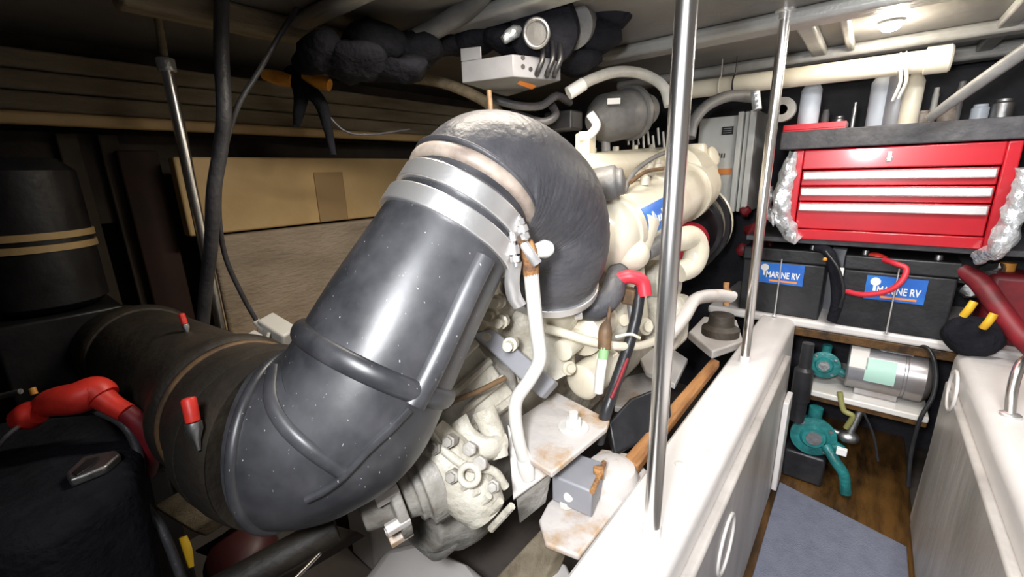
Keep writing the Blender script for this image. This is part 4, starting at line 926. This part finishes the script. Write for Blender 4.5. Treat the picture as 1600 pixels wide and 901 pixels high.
# cables
one('red_cable', 'thick red battery cable curling over the right battery', 'cable', MB().tube([P(1366, 400, y=1.88), P(1380, 405, y=1.85), P(1400, 412, y=1.82), P(1416, 420, y=1.81), P(1408, 440, y=1.79), P(1385, 455, y=1.79), P(1350, 460, y=1.80), P(1322, 455, y=1.82)], .0085, seg=14), M['redcable'])
one('terminal_boot', 'red rubber terminal boot on top of the right battery', 'terminal cover', MB().tube([(P(1358, 400, y=1.87), .012), (P(1370, 402, y=1.865), .016), (P(1388, 408, y=1.86), .012)], seg=16), M['redgrip'])
one('black_cable', 'thick black cables draped down in the gap between the two batteries', 'cable', MB().tube([(P(1275, 385, y=1.84), .014), (P(1295, 395, y=1.82), .017), (P(1305, 430, y=1.82), .017), (P(1308, 470, y=1.82), .018), (P(1300, 500, y=1.83), .016)], seg=14), M['blackmat'])
one('black_cable', 'thin black cable falling in an arc just right of the left battery', 'cable', MB().tube([P(1290, 392, y=1.80), P(1310, 420, y=1.79), P(1318, 455, y=1.79), P(1312, 480, y=1.80)], .005, seg=10), M['black'])
one('yellow_clip', 'tiny amber clip on the black cables beside the left battery', 'clip', MB().ball(P(1289, 405, y=1.80), .007), M['amber'])
one('fuse_holder', 'small white fuse holder standing between the two batteries', 'fuse', MB().box(P(1315, 425, y=1.825), (.012, .012, .030)), M['ink'], .002)
one('pale_canister', 'pale grey canister half hidden behind the gap between the batteries', 'canister', MB().lathe(V((P(1320, 395, y=2.05).x, 2.08, ZS + .004)), ZZ, [(0, 0), (0, .06), (.24, .06), (.25, .04), (.252, 0)], 28), M['zinc'])

# black reel with yellow stripes, red jug, misc at right
c = P(1532, 495, y=1.74); c.z = ZS + .0
rt = thing('black_bag', 'black bag with two yellow patches at the right end of the shelf', 'bag', V((c.x, c.y + .02, ZS)))
obj('bag_body', MB().ball(V((c.x, c.y + .03, ZS + .055)), .06, (1.15, .95, .98), 28).lump(.006, 25), M['blackmat'], rt)
for px, py in ((1513, 483), (1544, 502)):
    a_, b_ = P(px - 8, py + 10, y=c.y - .035), P(px + 9, py - 12, y=c.y - .035)
    obj('yellow_patch', MB().tube([a_, a_.lerp(b_, .5) + V((0, -.005, 0)), b_], .011, seg=12, flat=.8), M['yellow'], rt, label='yellow patch')
mb = MB().tube([(P(1500, 420, y=1.86), .020), (P(1530, 440, y=1.84), .026), (P(1560, 480, y=1.80), .026), (P(1600, 530, y=1.74), .026), (V((.46, 1.66, ZS + .028)), .026), (V((.62, 1.62, ZS + .027)), .026), (V((.95, 1.70, ZS + .027)), .026)], seg=20)
one('red_hose', 'dark red hose sloping down to the right edge beyond the yellow patched bag', 'hose', mb, M['darkred'])
c = P(1588, 450, y=1.95)
t = thing('fuel_can', 'dark red can with pale cap at the right edge beyond the foil bundle', 'can', V((c.x, c.y, ZS + .004)))
obj('body', MB().bb(c.x - .07, c.x + .09, c.y - .06, c.y + .06, ZS + .004, -.33), M['darkred'], t, .02)
obj('cap', MB().lathe((c.x - .03, c.y, -.33), ZZ, [(0, .018), (.025, .018), (.025, 0)], 20), M['amber'], t)
mb = MB()
for px, py, r_ in ((1508, 430, .025), (1530, 445, .028), (1515, 455, .022), (1550, 425, .025)): mb.ball(P(px, py, y=1.93), r_, (1, 1, 1.2), 14)
one('foil_scrap', 'grey crumpled foil scrap between the right battery and the dark red hose', 'foil', mb.lump(.014, 45), M['alu'], smooth=25)
# right hand chrome grab rail
t = thing('grab_rail', 'bent chrome grab rail on the right ledge at the picture edge', 'rail', P(1590, 655, z=ZS))
mb = MB().tube([P(1578, 650, z=ZS), P(1582, 610, z=ZS + .05), P(1592, 575, z=ZS + .09), P(1606, 560, z=ZS + .10), P(1640, 545, z=ZS + .10)], .010, seg=18)
obj('tube', mb, M['polish'], t)
obj('socket', MB().lathe(P(1578, 650, z=ZS), ZZ, [(0, .018), (.006, .018), (.010, .011)], 20), M['steel'], t)

# ================================================================== AISLE
m0, m1, m2, m3 = P(1212, 752, z=ZF + .004), P(1441, 842, z=ZF + .004), None, None
one('foam_mat', 'blue grey foam mat lying on the aisle floor', 'mat', MB().prism([(-.106, .25, ZF), (.236, .25, ZF), (.240, 1.60, ZF), (-.116, 1.70, ZF)], (0, 0, .010)), M['mat_'], .003)
one('side_batten', 'varnished wooden batten along the foot of the left ledge by the mat', 'batten', MB().bb(-.1285 - .0, -.129 + .02, .25, 1.60, ZF + .0105, ZF + .05), M['varnish'], .004) if False else None
# white stile beside the teal pump
one('white_stile', 'narrow white upright board at the end of the left ledge beside the pump', 'board', MB().prism([P(1243, 612, y=1.78), P(1229, 610, y=1.70), P(1196, 755, y=1.62), P(1212, 762, y=1.66)], (.012, .01, 0)), M['gelcoat'], .003) if False else None
one('white_stile', 'narrow white upright strip at the far end of the left ledge face', 'board', MB().bb(-.129, -.112, 1.56, 1.66, -1.10, -.76), M['gelcoat'], .004)
# shelf with motor
szt = P(1350, 600, y=1.84).z
t = thing('motor_shelf', 'white board shelf across the aisle under the silver motor', 'shelf', (.06, 1.95, szt - .04))
sl = MB(); a_, b_ = P(1262, 590, y=1.80), P(1452, 652, y=1.80)
szm = -.80
obj('board', MB().bb(-.120, .249, 1.80, 2.15, szm - .022, szm), M['whitepaint'], t, .005)
obj('under_board', MB().bb(-.120, .249, 1.815, 2.15, szm - .045, szm - .0225), M['varnish'], t, .003)
mr = .082
ma = V((.02, 1.90, szm + mr + .012)); mbb = V((.225, 1.90, szm + mr + .022))
t = thing('electric_motor', 'silver cylindrical electric motor with mint and white labels in the aisle', 'motor', V((.1, 1.90, szm)))
obj('motor_body', MB().lathe(ma, X, [(0, 0), (0, mr * .9), (.006, mr), (.150, mr), (.152, mr * .96), (.158, mr * .96), (.160, mr), (.205, mr), (.222, mr * .8), (.228, mr * .4), (.229, 0)], 44), M['motor'], t)
obj('foot', MB().bb(.05, .17, 1.86, 1.94, szm, szm + .03), M['motor'], t, .003)
obj('terminal_box', MB().bb(.10, .19, 1.86, 1.92, szm + 2 * mr + .01, szm + 2 * mr + .05), M['alu'], t, .005)
def arcpatch(x0, x1, a0, a1, m, lab):
    mb = MB(); nn = 8; g = []
    for j in range(nn + 1):
        aa = a0 + (a1 - a0) * j / nn; d1 = V((0, -math.cos(aa), math.sin(aa)))
        cx = V((0, 1.90, ma.z)); g.append([mb.bm.verts.new(V((xx, 0, 0)) + cx + d1 * rr) for xx, rr in ((x0, mr + .0005), (x1, mr + .0005), (x1, mr + .002), (x0, mr + .002))])
    mb._skin(g, 4); return obj('label_plate', mb, m, t, 0, label=lab)
arcpatch(.025, .075, .25, 1.25, M['paper'], 'pale paper label')
arcpatch(.070, .150, -.25, .75, M['mint'], 'mint green label')
obj('power_cable', MB().tube([V((.17, 1.87, szm + 2 * mr + .052)), V((.215, 1.83, szm + 2 * mr + .055)), V((.240, 1.81, szm + 2 * mr - .01)), V((.243, 1.79, szm + .08)), V((.225, 1.775, szm)), V((.222, 1.77, szm - .12)), V((.232, 1.76, szm - .24))], .006, seg=12), M['black'], t)
# teal pumps
def pump(lab, c, s, ax):
    t = thing('water_pump', lab, 'pump', c - ZZ * s)
    obj('pump_head', MB().lathe(c, ax, [(-s * .5, 0), (-s * .5, s * .6), (-s * .4, s * .85), (s * .2, s * .9), (s * .25, s), (s * .4, s), (s * .45, s * .6), (s * .6, s * .5), (s * .6, 0)], 28), M['teal'], t)
    obj('port', MB().cyl(c, c + V((0, 0, s * 1.5)), s * .3, seg=16), M['teal'], t)
    obj('port', MB().cyl(c, c + V((s * 1.3, 0, -s * .5)), s * .3, seg=16), M['teal'], t)
    obj('nameplate', MB().lathe(c + V(ax).normalized() * s * .6, ax, [(0, s * .35), (.003, s * .35), (.003, 0)], 18), M['alu'], t)
    for k in range(4):
        d_ = V((math.cos(k * PI / 2 + .7), 0, math.sin(k * PI / 2 + .7))) * s * .85
        obj('bolt', MB().hexa(c + d_ + V(ax).normalized() * s * .4, ax, s * .1, s * .1), M['alu'], t)
pump('dark teal pump on the white shelf left of the silver motor', V((-.045, 1.89, szm + .078)), .050, V((0, -1, .1)))
pump('large teal pump below the white shelf in the aisle', V((-.045, 1.80, ZF + .19)), .072, V((.2, -1, .1)))
one('pump_stand', 'black stand carrying the large teal pump on the aisle floor', 'stand', MB().bb(-.12, .01, 1.76, 1.92, ZF + .001, ZF + .118), M['black'], .01)
one('teal_pipe', 'teal pipe sloping right from the large teal pump to the floor', 'pipe', MB().tube([V((.0, 1.78, ZF + .17)), V((.035, 1.76, ZF + .13)), V((.065, 1.755, ZF + .09)), V((.08, 1.755, ZF + .02))], .018, seg=16), M['teal'])
one('white_connector', 'small white square connector hanging right of the large teal pump', 'connector', MB().box(P(1315, 705, y=1.73), (.030, .015, .026)), M['ink'], .002)
one('drain_valve', 'grey brass valve hanging under the white shelf', 'valve', MB().ball(P(1325, 682, y=1.82), .028, (1.2, 1, .8)).cyl(P(1325, 682, y=1.82), P(1345, 640, y=1.84), .012).cyl(P(1325, 682, y=1.82), P(1300, 672, y=1.82), .010), M['alu'])
one('green_hose', 'yellow green hose hanging from the white shelf to the valve', 'hose', MB().tube([P(1312, 612, y=1.80), P(1318, 640, y=1.79), P(1332, 650, y=1.79), P(1322, 668, y=1.80)], .009, seg=12), mat('olive_hose', (.25, .24, .08), .5))
one('thin_cable', 'thin black cable hanging under the right part of the white shelf', 'cable', MB().tube([P(1350, 645, y=1.78), P(1365, 680, y=1.77), P(1372, 720, y=1.76)], .004, seg=8), M['black'])
one('filter_bowl', 'black strainer standing at the end of the left ledge beside the pumps', 'strainer', MB().lathe(V((-.095, 1.735, -.90)), ZZ, [(0, 0), (0, .022), (.08, .025), (.082, .030), (.20, .030), (.21, .02), (.30, .018), (.30, 0)], 24), M['black'])
# round inspection ring pressed in the right ledge face
q = P(1487, 610, x=.247)
one('inspection_ring', 'oval moulded ring on the side of the right ledge near the motor', 'ring', MB().torus(V((.248, q.y, q.z)), X, .055, .004, 32, 8), M['gelcoat'])
q = P(1135, 850, x=-.128)
one('inspection_ring', 'moulded ring on the aisle side of the left ledge near the bottom edge', 'ring', MB().torus(V((-.129, q.y, q.z)), X, .06, .004, 32, 8), M['gelcoat'])

# ================================================================== LOWER LEFT
BX = thing('battery_box', 'large black battery box with pale latch filling the lower left corner', 'box', P(120, 900, z=-.75))
bz = -.42
top = [P(-60, 668, z=bz), P(60, 640, z=bz), P(190, 632, z=bz), P(225, 690, z=bz), P(240, 760, z=bz - .0)]
mb = MB(); pts = [P(-160, 700, z=-.36), P(20, 650, z=-.36), P(165, 640, z=-.36), P(222, 690, z=-.36), P(215, 750, z=-.36), P(40, 850, z=-.36), P(-160, 900, z=-.36)]
obj('case', MB().prism(pts, (0.03, -.02, -.40)), M['blackmat'], BX, .02)
lt = obj('latch', MB().prism([P(a, b, z=-.348) for a, b in ((102, 738), (130, 712), (180, 702), (188, 708), (165, 728), (108, 750))], V((0, 0, -.012))), M['alu'], BX, .003, label='pale metal latch')
obj('latch_slot', MB().prism([P(a, b, z=-.346) for a, b in ((112, 738), (135, 717), (155, 712), (150, 722), (120, 742))], V((0, 0, -.0015))), M['black'], lt, .001)
# red strap gear
RT = thing('red_cable_end', 'bright red battery cable boots lying over the black box at left', 'cable', P(150, 655, Z=.62))
obj('boot', MB().tube([(P(30, 655, Z=.60), .015), (P(48, 648, Z=.60), .019), (P(62, 645, Z=.60), .014)], seg=16), M['redgrip'], RT)
obj('boot', MB().tube([(P(62, 637, Z=.61), .014), (P(85, 628, Z=.61), .020), (P(120, 622, Z=.61), .022), (P(148, 612, Z=.62), .022), (P(162, 622, Z=.62), .020)], seg=18), M['redgrip'], RT)
obj('sleeve', MB().tube([(P(150, 615, Z=.62), .018), (P(175, 632, Z=.62), .014), (P(198, 645, Z=.62), .013)], seg=16), M['redgrip'], RT)
obj('dark_sleeve', MB().tube([(P(196, 642, Z=.62), .012), (P(225, 668, Z=.63), .014), (P(236, 700, Z=.64), .013), (P(230, 738, Z=.66), .012)], seg=16), M['darkred'], RT, label='dark red sleeve')
obj('brass_stud', MB().cyl(P(50, 606, Z=.62), P(54, 616, Z=.62), .004, seg=10), M['amber'], RT)
obj('steel_hook', MB().tube([P(-5, 700, Z=.58), P(10, 682, Z=.58), P(30, 665, Z=.585)], .003, seg=10), M['steel'], RT)
obj('steel_hook', MB().tube([P(-10, 622, Z=.62), P(12, 616, Z=.62), P(32, 611, Z=.62)], .004, seg=10), M['alu'], RT)
one('black_strap', 'black strap curving round the right side of the black box', 'strap', MB().tube([P(150, 640, Z=.63), P(195, 665, Z=.62), P(218, 715, Z=.62), P(222, 780, Z=.60), P(255, 830, Z=.60), P(285, 905, Z=.60)], .006, seg=10), M['hose'])
one('bearer_board', 'dusty brown board in the bilge below the near hose', 'board', MB().prism([P(235, 790, Z=.90), P(350, 728, Z=.95), P(400, 768, Z=.93), P(300, 830, Z=.88)], V((-.0, .02, -.03))), M['plank'], .005)
one('bearer_board', 'second darker brown board in the bilge under the elbow', 'board', MB().prism([P(300, 860, Z=.95), P(420, 790, Z=1.0), P(560, 830, Z=1.02), P(430, 905, Z=.95)], V((-.0, .02, -.03))), M['hull'], .005)
one('pale_scrap', 'dusty brown rag wedged between the near hose and the black box', 'rag', MB().prism([P(240, 672, Z=.85), P(262, 685, Z=.85), P(296, 705, Z=.85), P(262, 725, Z=.83), P(236, 735, Z=.82)], V((0, .02, -.02))), M['plank'], .006)
one('yellow_tag', 'small yellow tag near the bottom edge left of centre', 'tag', MB().tube([(P(286, 838, Z=.62), .006), (P(293, 858, Z=.62), .007), (P(298, 885, Z=.62), .005)], seg=10, flat=.5), M['yellow'])
one('steel_strip', 'bright steel strip catching light at the bottom edge', 'strip', MB().cyl(P(455, 910, Z=.80), P(500, 864, Z=.86), .004, seg=12), M['polish'])
one('dark_dome', 'dark red brown round cap in the shadow at the bottom left', 'cap', MB().lathe(P(370, 862, Z=.93), V((0.1, -.4, 1)), [(-.03, .07), (0, .068), (.02, .05), (.03, 0)], 32), mat('dark_maroon', (.05, .012, .012), .5))
